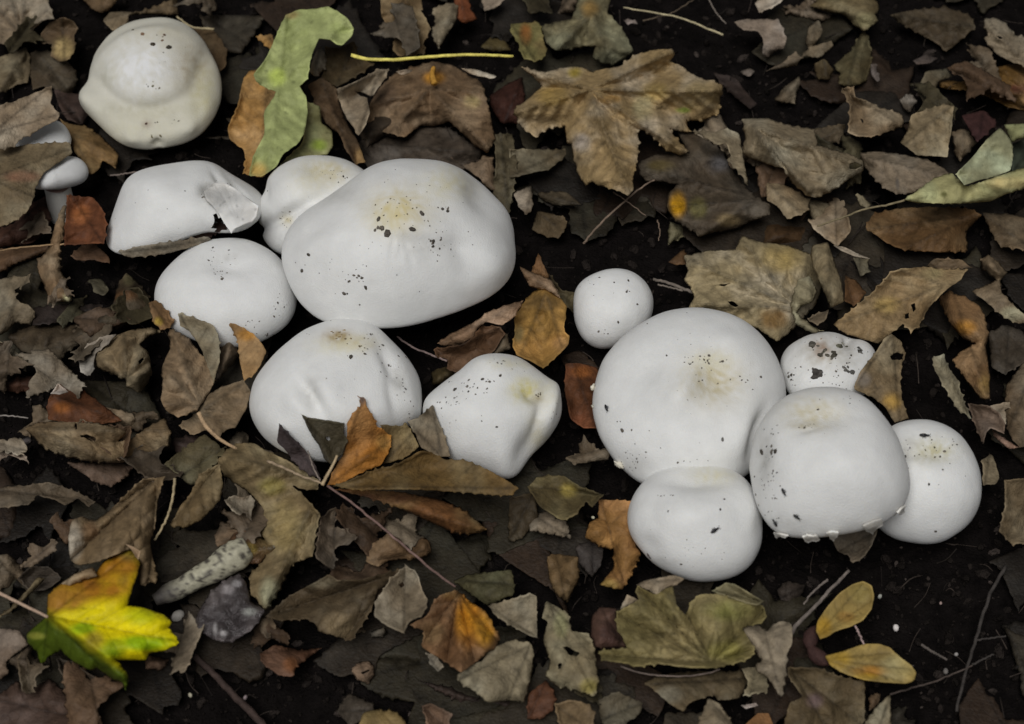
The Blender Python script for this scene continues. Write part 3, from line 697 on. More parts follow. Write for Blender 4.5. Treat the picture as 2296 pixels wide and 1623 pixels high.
L('leaf','large brown maple leaf with orange heart above the widest cap',(1,0),'770,690 830,590 940,490 1060,450 1190,415 1330,440 1400,490 1520,560 1540,640 1570,740 1590,850 1610,930 1560,1025 1470,980 1420,920 1300,810 1190,850 1110,840 1060,880 1000,930 900,900 760,880 740,780',(120,101,76),20,base=(1170,590),tips=[(790,700),(900,900),(1570,1010),(1500,620),(1190,430)],pleat=3,vein=.4,patches=[(1200,525,70,45,(150,105,40),.9),(1450,690,60,50,(120,110,65),.6),(860,640,90,80,(88,72,58),.6),(1400,780,120,120,(138,118,94),.5)],
  stalk=('1200,560 1185,500 1195,455',(26,24),7,(150,110,45)))
L('leaf','dark grey leaf lying flat between the veined brown leaf and the widest cap',(1,0),'690,960 770,880 1000,930 1110,850 1300,860 1520,1020 1520,1060 1380,1150 1300,1150 1100,1120 900,1130 750,1140',(74,68,61),9,amp=1.2)
L('leaf','olive brown leaf with a hole behind the long yellow leaf stalk',(1,0),'830,-40 1110,-40 1130,100 1180,190 1130,290 1140,360 960,385 915,340 930,270 890,180 840,110',(114,98,68),17,holes=['1110,70 1165,60 1175,85 1130,105'],base=(1000,-40),tips=[(940,380),(1150,350)])
L('leaf','pale grey leaf scrap standing upright beside the olive leaf with a hole',(1,0),'1190,60 1300,20 1370,30 1340,150 1280,240 1230,330 1180,230 1210,150',(134,128,108),21)
L('leaf','tan folded leaf behind the right shoulder of the widest cap',(1,0),'1310,1060 1380,1115 1480,1090 1540,1050 1590,1060 1600,1180 1620,1290 1560,1270 1500,1200 1440,1160',(118,102,82),15)
L('leaf','olive grey wrinkled leaf leaning by the right edge of the widest cap',(1,0),'1600,900 1722,900 1760,1100 1740,1250 1700,1440 1650,1420 1590,1280 1610,1100',(86,82,64),13)
L('leaf','dark red leaf between the veined brown leaf and the big lobed maple leaf',(1,0),'1570,650 1700,560 1790,520 1810,700 1780,830 1650,830 1590,740',(62,36,29),12,jag=.8)
L('leaf','rust orange leaf scrap at the end of the long yellow stalk',(1,0),'1330,-40 1430,-40 1440,60 1490,130 1400,160 1340,120',(118,66,32),14)
L('leaf','whitish leaf scrap above the olive grey lobed leaf',(1,0),'1510,-30 1690,-30 1640,40 1540,80',(156,148,135),16)
L('leaf','small olive leaf scrap crossed by the long yellow stalk',(1,0),'1510,320 1600,230 1680,280 1720,340 1600,350',(84,76,44),8)
L('leaf','white edged leaf sliver resting on the veined brown leaf',(1,0),'1380,455 1500,475 1620,515 1600,530 1500,515 1430,490',(170,162,145),28,jag=.5)
L('leaf','pinkish pale leaf sliver behind the veined brown leaf',(1,0),'940,480 1000,465 1055,470 1030,495 970,505',(150,140,125),22,jag=.5)
# --- big lobed maple leaf and the upper middle
L('maple_leaf','big lobed tan maple leaf lying whole above the bare soil',(2,0),'60,450 220,490 340,455 470,450 540,490 580,470 720,450 830,370 960,335 1080,330 1095,360 1060,410 1140,445 1180,480 1290,540 1350,540 1420,585 1400,640 1395,760 1260,810 1170,805 1180,860 1210,890 1110,880 1060,870 1100,930 1190,1020 1130,1040 1040,1010 960,930 900,880 840,860 855,950 840,1080 820,1180 805,1190 820,1270 780,1320 720,1290 600,1250 540,1220 495,1250 450,1180 410,1040 400,970 370,960 360,850 260,860 190,900 160,930 60,850 10,740 130,650 200,580 150,520',(152,137,110),32,gray=.26,c2=(122,103,72),base=(520,600),tips=[(30,750),(90,465),(1080,345),(1400,610),(1170,1025),(780,1300)],pleat=4,amp=3.5,vein=.42,step=3.0,
  patches=[(1250,640,120,90,(140,120,76),.6),(960,620,100,60,(140,118,60),.5),(660,670,70,30,(140,105,50),.8),(1150,740,50,20,(95,110,40),.8),(470,960,60,60,(125,118,112),.7),(880,720,70,90,(150,145,112),.5),(270,640,110,70,(140,115,60),.6),(420,490,50,40,(130,112,45),.7)])
L('leaf','olive grey lobed leaf behind the big lobed tan maple leaf',(2,0),'190,180 290,150 400,130 430,60 450,-40 670,-40 640,90 720,160 780,260 820,350 700,430 620,430 540,390 560,310 480,310 400,330 290,340 230,290',(116,115,88),22,base=(540,90),tips=[(210,190),(680,430),(300,330)],patches=[(520,60,60,60,(120,92,45),.7)],pleat=3)
L('leaf','orange and olive leaf scrap at the tip of the long yellow stalk',(2,0),'-10,160 180,150 200,200 220,290 230,380 160,420 70,390 40,290 -10,220',(110,86,48),19,c2=(94,88,54),patches=[(90,230,40,70,(124,76,36),.7)])
L('leaf','large dark grey brown leaf with a yellow spot below the big lobed maple leaf',(2,0),'850,1100 960,1040 1190,1030 1110,890 1230,900 1400,1000 1460,1100 1560,1250 1640,1330 1722,1370 1740,1440 1600,1490 1500,1540 1350,1560 1270,1590 1190,1540 1100,1480 1040,1400 1050,1310 1110,1240 1000,1220 900,1220 860,1170',(78,71,60),20,amp=1.6,patches=[(1115,1380,50,80,(165,120,22),.9),(1250,1400,60,70,(95,90,45),.6),(1460,1480,80,40,(130,112,80),.7),(1000,1120,90,40,(88,76,40),.6),(1400,1100,80,60,(85,85,88),.5)],base=(1650,1340),tips=[(1060,1390),(870,1120),(1280,1580)])
L('leaf','curled pale tan leaf scrap beside the big lobed maple leaf',(2,0),'1200,880 1380,885 1440,860 1530,900 1550,1030 1590,1250 1500,1130 1440,1080 1470,1050 1440,970 1380,980 1290,920',(134,128,108),27,amp=3)
L('leaf','dull tan leaf between the widest cap and the big lobed maple leaf',(2,0),'-20,1000 360,1010 370,1040 260,1140 130,1170 -20,1200',(98,92,73),14)
L('leaf','dark tan leaf tip on the bare soil beside the widest cap',(2,0),'170,1300 370,1290 470,1380 300,1385 210,1350',(80,74,60),9)
L('leaf','small pinkish tan leaf scrap close to the shoulder of the widest cap',(2,0),'10,1300 130,1250 140,1400 100,1450 50,1400',(132,122,106),13)
L('leaf','brown leaf scrap on the edge of bare soil right of the widest cap',(2,0),'170,1420 280,1440 360,1460 370,1520 320,1600 250,1600 130,1550',(88,78,58),8)
L('leaf','grey green leaf scrap under the dark leaf with the yellow spot',(2,0),'1060,1490 1150,1520 1170,1590 1050,1640',(118,118,92),12)
L('leaf','grey frilled leaf with crinkled rim on dark ground behind the curled tan leaf',(2,0),'1490,150 1560,130 1722,130 1800,140 1850,260 1830,330 1760,350 1722,390 1680,370 1690,270 1650,210 1560,210',(132,124,115),18,amp=3.5,wrinkle=1.2)
L('leaf','pinkish white leaf edge above the frilled grey leaf',(2,0),'1630,20 1722,-30 1860,-30 1780,40 1660,90',(156,146,130),15)
L('leaf','tiny pale leaf chip on dark ground beside the big lobed maple leaf',(2,0),'1530,480 1600,460 1640,480 1590,520',(110,102,95),5)
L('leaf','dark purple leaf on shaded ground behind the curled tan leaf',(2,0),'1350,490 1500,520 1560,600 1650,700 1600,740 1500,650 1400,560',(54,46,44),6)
L('leaf','pale leaf chip beside the thin straw twig',(2,0),'750,140 830,130 840,155 770,165',(125,115,110),7)
# --- upper right
L('leaf','olive tan leaf with a pale end above the two bladed leaf',(3,0),'280,40 380,-40 700,-40 750,60 720,100 745,140 650,210 580,170 520,100 400,80',(108,98,68),18,patches=[(650,140,70,50,(130,122,90),.8)])
L('leaf','two bladed pale leaf scrap standing near the frilled grey leaf',(3,0),'250,380 210,390 280,320 250,300 270,190 340,130 370,200 350,250 300,310 430,270 440,310 350,390',(118,110,92),19)
L('leaf','slender grey tan leaf strip below the frilled grey leaf',(3,0),'-20,475 100,420 180,350 230,390 180,440 60,465',(116,108,93),15)
L('leaf','olive brown drooping leaf between two bladed leaf and dark ground',(3,0),'440,440 560,340 640,200 680,260 700,400 680,500 640,560 540,590 470,560 490,500',(86,80,54),13)
L('leaf','large dark brown leaf lying flat on the dark ground, alone',(3,0),'820,100 1000,60 1200,50 1350,100 1400,180 1310,260 1200,350 1130,290 1000,220 900,160',(70,62,47),9,amp=1)
L('leaf','pale speckled leaf above the orange brown leaf beyond the bare dark ground',(3,0),'1450,140 1510,115 1590,150 1660,240 1722,250 1790,300 1790,470 1722,450 1640,420 1540,370 1470,290 1455,260 1480,240',(138,131,113),18,holes=['1540,240 1565,245 1580,260 1555,262'],jag=1.8)
L('leaf','orange brown pointed leaf below the pale speckled leaf',(3,0),'1150,580 1160,540 1300,550 1480,500 1580,440 1790,430 1790,760 1600,720 1500,660 1330,610 1200,600',(118,90,50),15,c2=(92,68,34),base=(1790,640),tips=[(1150,565),(1560,450)],patches=[(1680,600,60,40,(70,40,30),.8)],pleat=3)
L('leaf','tan three cornered leaf on dark ground behind the pleated curled leaf',(3,0),'540,850 550,720 490,590 580,580 590,650 680,680 760,730 880,760 915,810 900,850 800,890 690,925 590,920 530,890',(126,112,88),21,holes=['615,795 630,800 645,830 632,830'],curl=-4)
L('leaf','squarish tan leaf standing on its corner beside the three cornered leaf',(3,0),'890,960 940,880 960,770 1080,730 1210,700 1250,730 1240,870 1220,960 1210,1060 1100,1050 1000,1050',(131,121,95),23,base=(1240,700),tips=[(920,980)],slope=(0,.2))
L('leaf','long grey leaf with a folded dark streak under the squarish tan leaf',(3,0),'620,1030 740,1020 900,1040 1060,1070 1180,1130 1240,1190 1110,1230 1000,1290 900,1310 800,1280 720,1210 640,1100',(126,118,103),24,base=(630,1050),tips=[(1230,1190)],patches=[(870,1240,14,40,(70,66,62),.8)])
L('leaf','pleated tan leaf curled into a half tube beside the long grey leaf',(3,0),'-170,800 0,795 90,830 170,850 310,870 330,980 450,1010 560,1040 640,1090 640,1150 560,1190 450,1270 310,1335 200,1260 130,1180 100,1130 0,1100 -120,1060 -170,1030 -150,920',(136,128,106),27,base=(-100,850),tips=[(600,1100),(310,1330),(130,1180)],pleat=4.5,amp=2,roll=((-60,900),(520,1160),.020,.012),holes=['540,1100 600,1095 630,1115 590,1140 548,1135'])
L('leaf','tan blunt leaf below the pleated curled leaf',(3,0),'-10,1230 100,1240 200,1290 280,1350 260,1430 130,1480 60,1390 -10,1350',(129,115,88),19)
L('leaf','grey tan leaf tip hanging beside the blunt tan leaf under the pleated leaf',(3,0),'260,1340 330,1350 415,1370 400,1490 340,1590 320,1510 270,1420',(124,118,98),18)
L('leaf','dim brown leaf tucked behind the pleated curled leaf',(3,0),'300,870 520,830 500,950 430,970 330,960',(84,75,58),15)
L('leaf','pale green leaf rolled along its edge with a bent stem end',(3,0),'1260,1170 1370,1060 1450,960 1560,860 1600,900 1640,960 1645,1070 1630,1150 1520,1190 1400,1220 1320,1250',(150,160,128),36,mat=M_FRESH,jag=.7,vein=.15,base=(1330,1240),tips=[(1570,870)],
  parts=[('rolled_edge','920,1340 1000,1290 1120,1200 1230,1165 1270,1200 1330,1255 1450,1220 1600,1170 1722,1130 1800,1120 1800,1240 1600,1300 1500,1350 1300,1365 1130,1370 1000,1360',(168,174,122),32,dict(jag=.6,vein=.1,roll=((940,1335),(1800,1185),.010,.008),patches=[(1600,1230,150,40,(165,148,100),.7),(1180,1310,25,20,(60,60,25),.8)])),
         ('lobe','1590,840 1722,835 1800,840 1800,905 1680,935 1640,960',(150,160,112),32,dict(jag=.6)),
         ('lobe','1640,965 1722,930 1800,905 1800,1130 1640,1160',(54,62,50),16,dict(jag=.5))])  # this dark lobe is the shadow inside the roll, put in as colour
L('leaf','pale wedge of leaf beside the rolled pale green leaf',(3,0),'1240,900 1290,865 1350,880 1400,960 1370,1000 1290,1080 1260,1040',(128,115,93),18)
L('leaf','purplish red leaf scrap behind the rolled pale green leaf',(3,0),'1300,780 1450,740 1540,830 1440,930 1400,950 1340,850',(66,42,43),22)
L('leaf','mottled orange brown leaf just under the rolled pale green leaf',(3,0),'700,1440 900,1400 1100,1390 1350,1400 1440,1440 1330,1560 1340,1690 1150,1700 900,1680 800,1640 650,1530',(104,82,50),15,c2=(76,56,34),base=(1400,1450),tips=[(680,1540),(900,1680)])
L('leaf','dark rusty leaf below the blunt tan leaf',(3,0),'-30,1500 330,1480 350,1550 260,1650 -30,1650',(74,56,34),7)
L('leaf','tiny pale pointed leaf chip by the thin dark twig',(3,0),'590,1310 640,1320 690,1380 670,1410 620,1380',(144,141,118),20)
L('leaf','brown grey leaf beyond the mottled orange brown leaf',(3,0),'1440,1430 1620,1440 1790,1480 1790,1690 1560,1660 1500,1560',(98,86,66),11)
L('leaf','dull tan leaf scrap on dark ground under the two bladed leaf',(3,0),'50,680 90,600 210,510 220,560 190,620 180,700 90,690',(104,95,78),9)
L('leaf','small dark olive scrap under the two bladed leaf',(3,0),'310,430 380,390 440,470 400,540 330,520',(76,66,44),11)
L('leaf','hooked olive grey leaf scrap above the squarish tan leaf',(3,0),'1020,560 1060,480 1200,460 1240,520 1150,540 1110,650 1050,690 1010,640',(92,86,68),13)
L('leaf','light grey leaf tip between the three cornered leaf and the squarish tan leaf',(3,0),'880,670 960,630 1000,680 960,760 920,740',(128,122,112),15)
L('leaf','small grey leaf chip on the dark ground below the lone dark brown leaf',(3,0),'970,410 1050,370 1140,390 1090,430 1000,440',(74,66,62),5)
L('leaf','slim grey leaf chip beside the olive brown drooping leaf',(3,0),'690,430 720,430 755,540 730,550 690,500',(104,96,92),9)
# --- left middle
L('leaf','curled stalk-like brown leaf standing below the small hidden mushroom',(0,1),'250,130 330,60 370,-100 420,-240 440,-230 430,-60 410,0 400,100 410,200 440,270 485,400 415,405 360,380 340,400 300,300 260,220',(134,119,94),17,c2=(104,84,62),roll=((380,-60),(410,390),.012,.006),patches=[(450,380,25,30,(165,160,125),.8)])
L('leaf','tan leaf with ragged holes left of the curled stalk-like leaf',(0,1),'-50,260 210,225 190,290 130,310 100,340 120,400 190,430 240,470 210,560 100,545 40,610 -50,650',(118,111,93),17,holes=['100,330 140,300 130,345 105,355'],jag=2)
L('leaf','grey tan leaf with a narrow finger lobe under the leaf with ragged holes',(0,1),'-50,640 60,700 190,810 175,870 100,790 100,850 50,880 -50,950',(124,118,97),13)
L('leaf','large dark olive leaf with a pointed end left of the smooth domed mushroom',(0,1),'50,640 210,560 500,560 640,480 760,430 800,280 850,210 930,280 1010,380 1000,450 880,540 800,600 640,640 440,750 400,820 330,895 260,780 140,740',(70,62,48),15,base=(900,300),tips=[(60,650),(330,890)],patches=[(830,370,90,40,(92,62,36),.6),(870,260,40,40,(88,82,58),.7)])
L('leaf','dark rust leaf lying beneath the large dark olive leaf',(0,1),'-40,980 90,920 300,900 250,990 110,1020',(78,52,38),9)
L('leaf','bluish grey decayed leaf scraps left of the cupped tan leaf',(0,1),'520,740 700,630 790,625 720,700 640,760 630,880 590,910 540,880',(136,133,126),17)
L('leaf','cupped tan leaf with bold ribs and a dark slit left of the domed mushroom',(0,1),'640,790 690,710 760,650 870,600 1010,580 1100,610 990,640 940,700 1000,750 1020,880 990,960 940,1015 860,980 850,930 760,890 650,850',(134,121,93),25,holes=['925,810 960,780 968,795 935,830'],base=(850,940),tips=[(660,780),(830,620),(1040,600),(1010,860)],pleat=4,curl=5)
L('maple_leaf','large tan maple leaf folded into upright lobes against the smooth domed mushroom',(0,1),'1090,850 1110,800 1150,720 1140,590 1250,640 1330,740 1420,830 1440,960 1390,1040 1330,1130 1200,1190 1120,1140 1080,1070 1100,960',(138,121,95),31,base=(1360,1120),tips=[(1150,600),(1100,860),(1110,1090)],pleat=2.5,amp=3,
  parts=[('lobe','1200,480 1300,510 1440,560 1480,660 1480,800 1440,960 1380,800 1340,700 1270,600 1210,570',(124,119,99),30,dict(over='domed',base=(1430,960),tips=[(1220,500)])),
         ('lobe','1480,600 1590,620 1610,760 1530,860 1440,960 1460,860 1475,720',(112,102,87),27,dict(base=(1440,960),tips=[(1560,620)])),
         ('lobe','1540,560 1580,550 1722,630 1800,740 1760,820 1722,890 1640,940 1610,800 1600,670',(142,113,70),30,dict(over='domed,dented',c2=(118,92,60),base=(1620,930),tips=[(1560,560)],patches=[(1660,630,60,40,(140,96,30),.8)])),
         ('lobe','1400,1040 1470,990 1640,930 1690,1010 1660,1130 1590,1250 1500,1280 1480,1330 1390,1270 1300,1310 1200,1240 1330,1150',(129,115,91),25,dict(base=(1340,1150),tips=[(1650,950),(1590,1240)],pleat=3)),
         ('lobe','1000,420 1050,390 1130,470 1175,545 1110,600 1040,560',(124,98,64),24,dict(over='domed',patches=[(1070,540,30,30,(140,118,50),.8)]))],
  stalk=('1335,1150 1375,1230 1440,1300 1500,1345 1590,1395',(40,30),4.2,(150,126,98)))
L('leaf','rust brown leaf with a whitish tip above the tan leaf with an oval hole',(0,1),'330,1040 400,960 470,950 580,1020 700,1110 830,1210 700,1225 480,1225 330,1200 310,1120',(92,56,30),18,patches=[(420,1120,60,40,(125,75,35),.7)],parts=[('pale_tip','340,1028 390,950 465,1015 400,1030',(158,150,142),24,dict(jag=.6))])
L('leaf','broad tan leaf with an oval dark hole under the rust brown leaf',(0,1),'170,1260 260,1220 480,1210 640,1225 830,1270 850,1290 780,1350 880,1330 1000,1250 1110,1190 1140,1280 1130,1370 1020,1420 850,1480 760,1490 560,1470 400,1430 300,1390 230,1320',(129,114,86),24,holes=['540,1305 590,1298 648,1325 640,1345 590,1338','505,1225 518,1222 518,1270 508,1268'],base=(180,1260),tips=[(840,1280),(1130,1270),(760,1480)],pleat=3)
L('leaf','purplish brown leaf beneath the leaf with the oval hole',(0,1),'450,1490 780,1490 900,1510 860,1580 750,1650 640,1620',(98,83,72),13)
L('leaf','small grey tan leaf tip with a notch above the torn greyish leaf',(0,1),'-40,1400 60,1420 150,1400 200,1495 130,1460 60,1440 -40,1500',(124,111,97),15)
L('leaf','small bluish grey scrap next to the leaf with the oval hole',(0,1),'110,1350 200,1310 215,1350 150,1390',(100,96,98),14)
L('leaf','grey brown leaf strip lying along the foot of the torn mushroom',(0,1),'790,75 920,30 1150,0 1400,-35 1430,-10 1330,30 1150,80 1000,100 870,110',(110,104,90),28,over='torn',amp=1)
L('leaf','brown jagged leaf scrap left of the foot of the torn mushroom',(0,1),'470,100 520,50 620,0 690,60 740,110 740,155 620,130 520,135',(110,85,64),15,jag=2)
L('leaf','brown streaked leaf leading up to the curled stalk-like leaf',(0,1),'-40,60 200,30 330,20 330,70 200,120 100,150 -40,240',(92,71,50),12)
L('leaf','pale mossy scrap between the dark olive leaf and the torn mushroom',(0,1),'600,260 680,250 740,330 700,370 640,350',(86,86,72),9)
L('leaf','almost black leaf below the curled stalk-like leaf',(0,1),'230,450 440,420 700,430 640,470 480,540 220,570',(48,41,38),11)
L('leaf','dark purplish leaf under the stalk of the folded maple leaf',(0,1),'1150,1340 1300,1300 1420,1330 1480,1390 1400,1430 1200,1470',(66,55,52),14)
L('leaf','olive leaf edge standing beside the crinkled olive leaf below the dented mushroom',(0,1),'1320,1580 1430,1430 1430,1640 1330,1660',(98,93,72),15)
def ZP(t): return arr(t) * .3108 + np.array([313.9, 953.0])
L('leaf','crinkled olive tan leaf spreading below the dented mushroom',None,ZP('560,260 600,200 700,130 830,130 920,190 1060,250 1200,330 1300,400 1280,470 1180,470 1100,440 1170,490 1250,580 1305,640 1270,780 1250,950 1100,1000 1030,1130 980,1230 900,1340 860,1270 800,1220 790,1080 880,1000 940,900 900,820 850,740 900,620 860,560 760,460 650,390 570,320'),(124,112,80),23,c2=(98,84,60),base=(725,1082),tips=[(495,1020),(600,1340),(705,1240)],pleat=3,amp=2.6,vein=.35,patches=[(605,1330,22,35,(140,138,112),.7),(640,1180,40,60,(128,112,72),.6),(610,1090,30,20,(120,110,56),.6)])
L('leaf','tan leaf stub behind the broken end of the old mushroom stem',None,ZP('540,800 590,700 720,710 790,760 700,850 560,880'),(122,106,86),17)
L('rotten_remnant','yellow brown rotten cap remnant with a dark hole at the old broken stem',None,ZP('660,800 740,745 860,760 890,830 960,850 985,890 900,960 860,1005 720,995 620,960 600,900'),(112,94,54),21,c2=(70,50,34),cat='mushroom remnant',amp=3,wrinkle=1.4,jag=2,mat=M_WET,holes=[ZP('690,790 750,765 790,800 760,850 700,860')],patches=[(623,1222,10,8,(170,165,150),.9),(603,1207,8,6,(165,158,138),.8),(560,1231,16,12,(130,112,52),.8)])
L('leaf','frayed whitish plant scrap above the rotten cap remnant',None,ZP('600,540 680,500 740,520 800,500 840,540 820,600 800,700 760,640 700,650 640,600'),(132,124,106),18,c2=(80,68,56),jag=2.2,wrinkle=1.4)
L('leaf','purple grey torn leaf between the crinkled olive leaf and the dented mushroom',(1,1),'140,1350 155,1220 240,1310 330,1400 400,1500 440,1600 350,1570 250,1480 200,1400',(68,60,63),26,over='dented')
L('maple_leaf','orange brown maple leaf with a curled tip standing against the dented mushroom',(1,1),'680,1035 740,1060 745,1110 800,1190 810,1240 880,1280 915,1330 900,1400 850,1500 720,1550 560,1640 480,1640 520,1540 590,1420 610,1300 610,1220 650,1150 700,1110 700,1060',(154,108,48),30,c2=(128,84,34),over='dented',base=(490,1640),tips=[(720,1060),(900,1340)],vein=.4,pleat=2.5,patches=[(715,1060,30,40,(78,66,60),.9),(740,1180,40,30,(100,68,35),.7),(860,1350,60,60,(118,92,48),.6)],
  parts=[('lobe','300,1160 350,1180 480,1200 600,1220 590,1290 620,1330 590,1420 510,1510 460,1470 420,1370 370,1300 345,1250',(68,65,50),27,dict(over='dented',holes=['465,1315 490,1308 500,1335 480,1345'],base=(500,1520),tips=[(310,1165)])),
         ('lobe','830,1230 980,1240 1010,1220 1060,1300 1100,1380 1000,1460 850,1500 910,1380',(120,104,66),25,dict(over='dented,lumpy',base=(840,1510),tips=[(1050,1290)]))],
  stalk=('445,1640 470,1590 520,1500 545,1440',(44,46),3.2,(150,132,104)))
L('leaf','grey tan pointed leaf leaning on the lumpy mushroom',(1,1),'1015,1210 1100,1180 1190,1095 1220,1180 1270,1300 1310,1450 1220,1450 1110,1390 1070,1300',(119,111,93),32,over='lumpy',base=(1250,1450),tips=[(1190,1100),(1030,1220)],patches=[(1150,1150,25,30,(60,52,40),.8)])
L('maple_leaf','large dark brown maple leaf with a sharp folded edge below the lumpy mushroom',None,'745,1090 770,1080 830,1055 890,1040 940,1010 960,1010 1000,1030 1040,1030 1090,1050 1135,1075 1165,1095 1140,1112 1080,1108 1000,1102 900,1098 800,1100',(98,84,52),34,c2=(80,62,34),over='lumpy',base=(740,1092),tips=[(955,1012),(1150,1095)],amp=2,
  parts=[('lobe','750,1098 830,1098 900,1105 990,1122 1040,1145 1092,1188 1060,1195 1020,1195 970,1172 900,1140 820,1115',(134,103,54),26,dict(base=(750,1098),tips=[(1080,1188)],c2=(90,60,34),patches=[(860,1118,70,14,(72,44,32),.8),(1070,1160,18,16,(160,140,100),.6)]))])
L('leaf','pinkish tan curled leaf bridging under the right side of the widest cap',(1,1),'1220,690 1300,630 1480,540 1560,480 1722,420 1800,400 1722,520 1650,570 1540,540 1480,590 1470,640 1390,690 1280,705',(144,119,94),27,jag=1,base=(1240,690),tips=[(1780,410)])
L('leaf','dark brown leaf between the widest cap and the lumpy mushroom',(1,1),'1200,720 1390,690 1480,630 1500,570 1640,570 1680,620 1600,750 1500,790 1350,890 1280,860 1290,800 1200,770',(92,69,48),19)
L('leaf','dark olive scrap touching the top of the lumpy mushroom',(1,1),'1180,880 1280,840 1340,890 1260,960 1190,970',(80,72,46),11)
L('leaf','tan leaf corner beside the orange leaf left of the button mushroom',(1,1),'1640,640 1690,620 1722,720 1590,770',(112,102,84),22)
# --- centre
L('leaf','bright orange brown leaf left of the smallest button mushroom',(2,1),'10,520 100,380 190,310 260,340 330,390 370,440 350,600 390,640 380,700 310,770 210,860 130,810 30,770 0,700 20,600',(156,114,42),19,c2=(120,92,48),jag=.9,amp=3,patches=[(200,410,120,60,(92,72,42),.85),(330,690,50,50,(165,128,85),.7),(40,620,40,60,(98,90,62),.7)],base=(230,340),tips=[(60,760),(340,720)])
L('leaf','thin tan triangular leaf above the bright orange brown leaf',(2,1),'50,170 150,220 260,260 330,385 240,330 120,300',(139,115,88),27,jag=.7)
L('leaf','small rust brown triangular leaf behind the thin tan triangular leaf',(2,1),'130,210 180,80 240,220 250,262 190,235',(108,78,44),22,jag=.7)
L('leaf','rust red leaf half under the left side of the largest cap',(2,1),'360,820 430,815 560,850 620,900 620,1000 600,1100 590,1260 480,1260 390,1200 350,1000',(112,62,30),15,c2=(72,44,26),jag=1,patches=[(470,880,70,40,(140,84,40),.6)])
L('maple_leaf','pale tan veined maple leaf with a small hole behind the largest cap',None,'1535,575 1545,610 1535,625 1560,665 1545,690 1620,710 1700,735 1742,765 1775,740 1830,680 1850,600 1815,570 1760,550 1700,545 1665,530 1650,562 1590,563',(150,139,114),22,gray=.25,c2=(126,113,86),base=(1790,690),tips=[(1540,580),(1665,540),(1550,680),(1810,580)],vein=.45,pleat=3,step=3.2,holes=['1632,676 1642,675 1656,685 1650,688 1638,684','1601,640 1625,637 1640,635 1625,642'],patches=[(1735,715,30,25,(95,68,30),.8),(1750,580,50,30,(150,128,75),.6)])
L('leaf','small brown scrap behind the pale tan veined maple leaf',(2,1),'1050,140 1160,50 1180,160 1100,160',(92,70,44),10)
L('leaf','dark olive leaf behind the smallest button mushroom',(2,1),'240,200 340,330 430,340 430,520 380,450 300,370',(80,72,48),8)
L('leaf','tan leaf rolled into a tube on the pale tan veined maple leaf',(3,1),'300,30 400,10 440,120 490,270 510,400 425,440 400,380 360,290 310,180 290,90',(134,126,99),26,jag=.5,roll=((350,20),(470,420),.0085,.012),amp=.8)
L('leaf','whitish curled leaf edge lying by the tan tube leaf',(3,1),'160,400 200,260 280,230 330,330 300,410 230,430 190,480 250,540 330,590 380,605 300,615 200,565 160,470',(139,138,113),28,amp=3)
L('maple_leaf','smooth tan maple leaf with straight edges behind the dirt caked mushroom',(3,1),'440,560 560,460 700,340 830,200 900,180 1050,170 1170,190 1340,190 1300,260 1200,330 1140,390 1080,450 1020,570 960,610 910,560 840,610 750,690 640,660 500,610',(144,126,90),26,base=(1180,300),tips=[(450,560),(880,190),(990,590)],amp=1.8,holes=['960,425 985,420 998,460 975,475','915,490 945,485 950,520 920,522'],patches=[(800,430,90,60,(138,116,66),.6),(1100,220,80,40,(132,122,88),.5)])
L('leaf','long tan and orange leaf lobe hanging beside the smooth tan maple leaf',(3,1),'1150,390 1210,340 1330,380 1430,440 1460,520 1480,640 1460,700 1490,900 1490,1060 1430,1060 1340,940 1240,800 1300,740 1400,690 1310,650 1230,560',(136,108,71),24,patches=[(1330,580,70,50,(150,105,42),.8),(1460,960,40,80,(135,110,62),.6)],base=(1250,360),tips=[(1470,1050)])
L('leaf','ragged tan leaf with a pale pointed arm beyond the orange leaf lobe',(3,1),'1370,340 1480,290 1540,260 1440,180 1430,120 1500,100 1610,210 1560,260 1570,350 1640,420 1722,490 1790,550 1660,550 1560,490 1480,420',(122,110,89),22,patches=[(1650,490,90,50,(138,134,110),.7)])
L('leaf','pale greenish rolled leaf strip on the bare patch beside the egg-shaped mushroom',(3,1),'1100,790 1180,755 1210,830 1280,950 1330,1100 1370,1190 1280,1140 1180,980 1120,870',(139,138,118),22,roll=((1130,800),(1340,1160),.010,.006))
L('leaf','olive tan leaf lying over the dirt caked mushroom',(3,1),'580,960 620,870 720,750 780,650 830,620 880,660 930,760 900,830 890,930 900,1060 945,1190 850,1225 790,1120 690,1040 580,1000',(119,106,79),30,over='dirty',holes=['820,775 860,745 910,760 905,795 830,800'],base=(830,625),tips=[(880,1200),(600,960)],patches=[(830,1080,60,60,(140,110,52),.8),(640,930,50,50,(112,106,100),.6)])
L('leaf','brown finely veined leaf beside the long orange leaf lobe',(3,1),'1600,980 1722,810 1800,800 1800,1380 1690,1390 1620,1300 1590,1150',(103,91,72),18,base=(1790,820),tips=[(1620,1280)])
L('leaf','pinkish grey crumpled leaf behind the egg-shaped mushroom',(3,1),'1340,1090 1480,1100 1560,1150 1600,1230 1590,1300 1500,1260 1470,1290 1450,1370 1400,1260',(109,96,85),19,amp=3.5)
L('leaf','thin pinkish leaf rim below the pinkish grey crumpled leaf',(3,1),'1500,1260 1590,1330 1700,1390 1620,1395 1530,1320',(128,102,86),17,jag=.7)
L('leaf','brown leaf strip behind the smooth tan maple leaf',(3,1),'1060,170 1120,110 1300,120 1380,180 1170,192',(102,89,68),13)
L('leaf','slim cream coloured leaf sliver pointing at the tan tube leaf',(3,1),'440,30 520,40 620,90 690,122 590,105 490,65',(172,163,145),23,jag=.4)
L('leaf','small grey leaf behind the cream coloured sliver',(3,1),'570,110 670,120 680,210 620,240',(100,95,76),12)
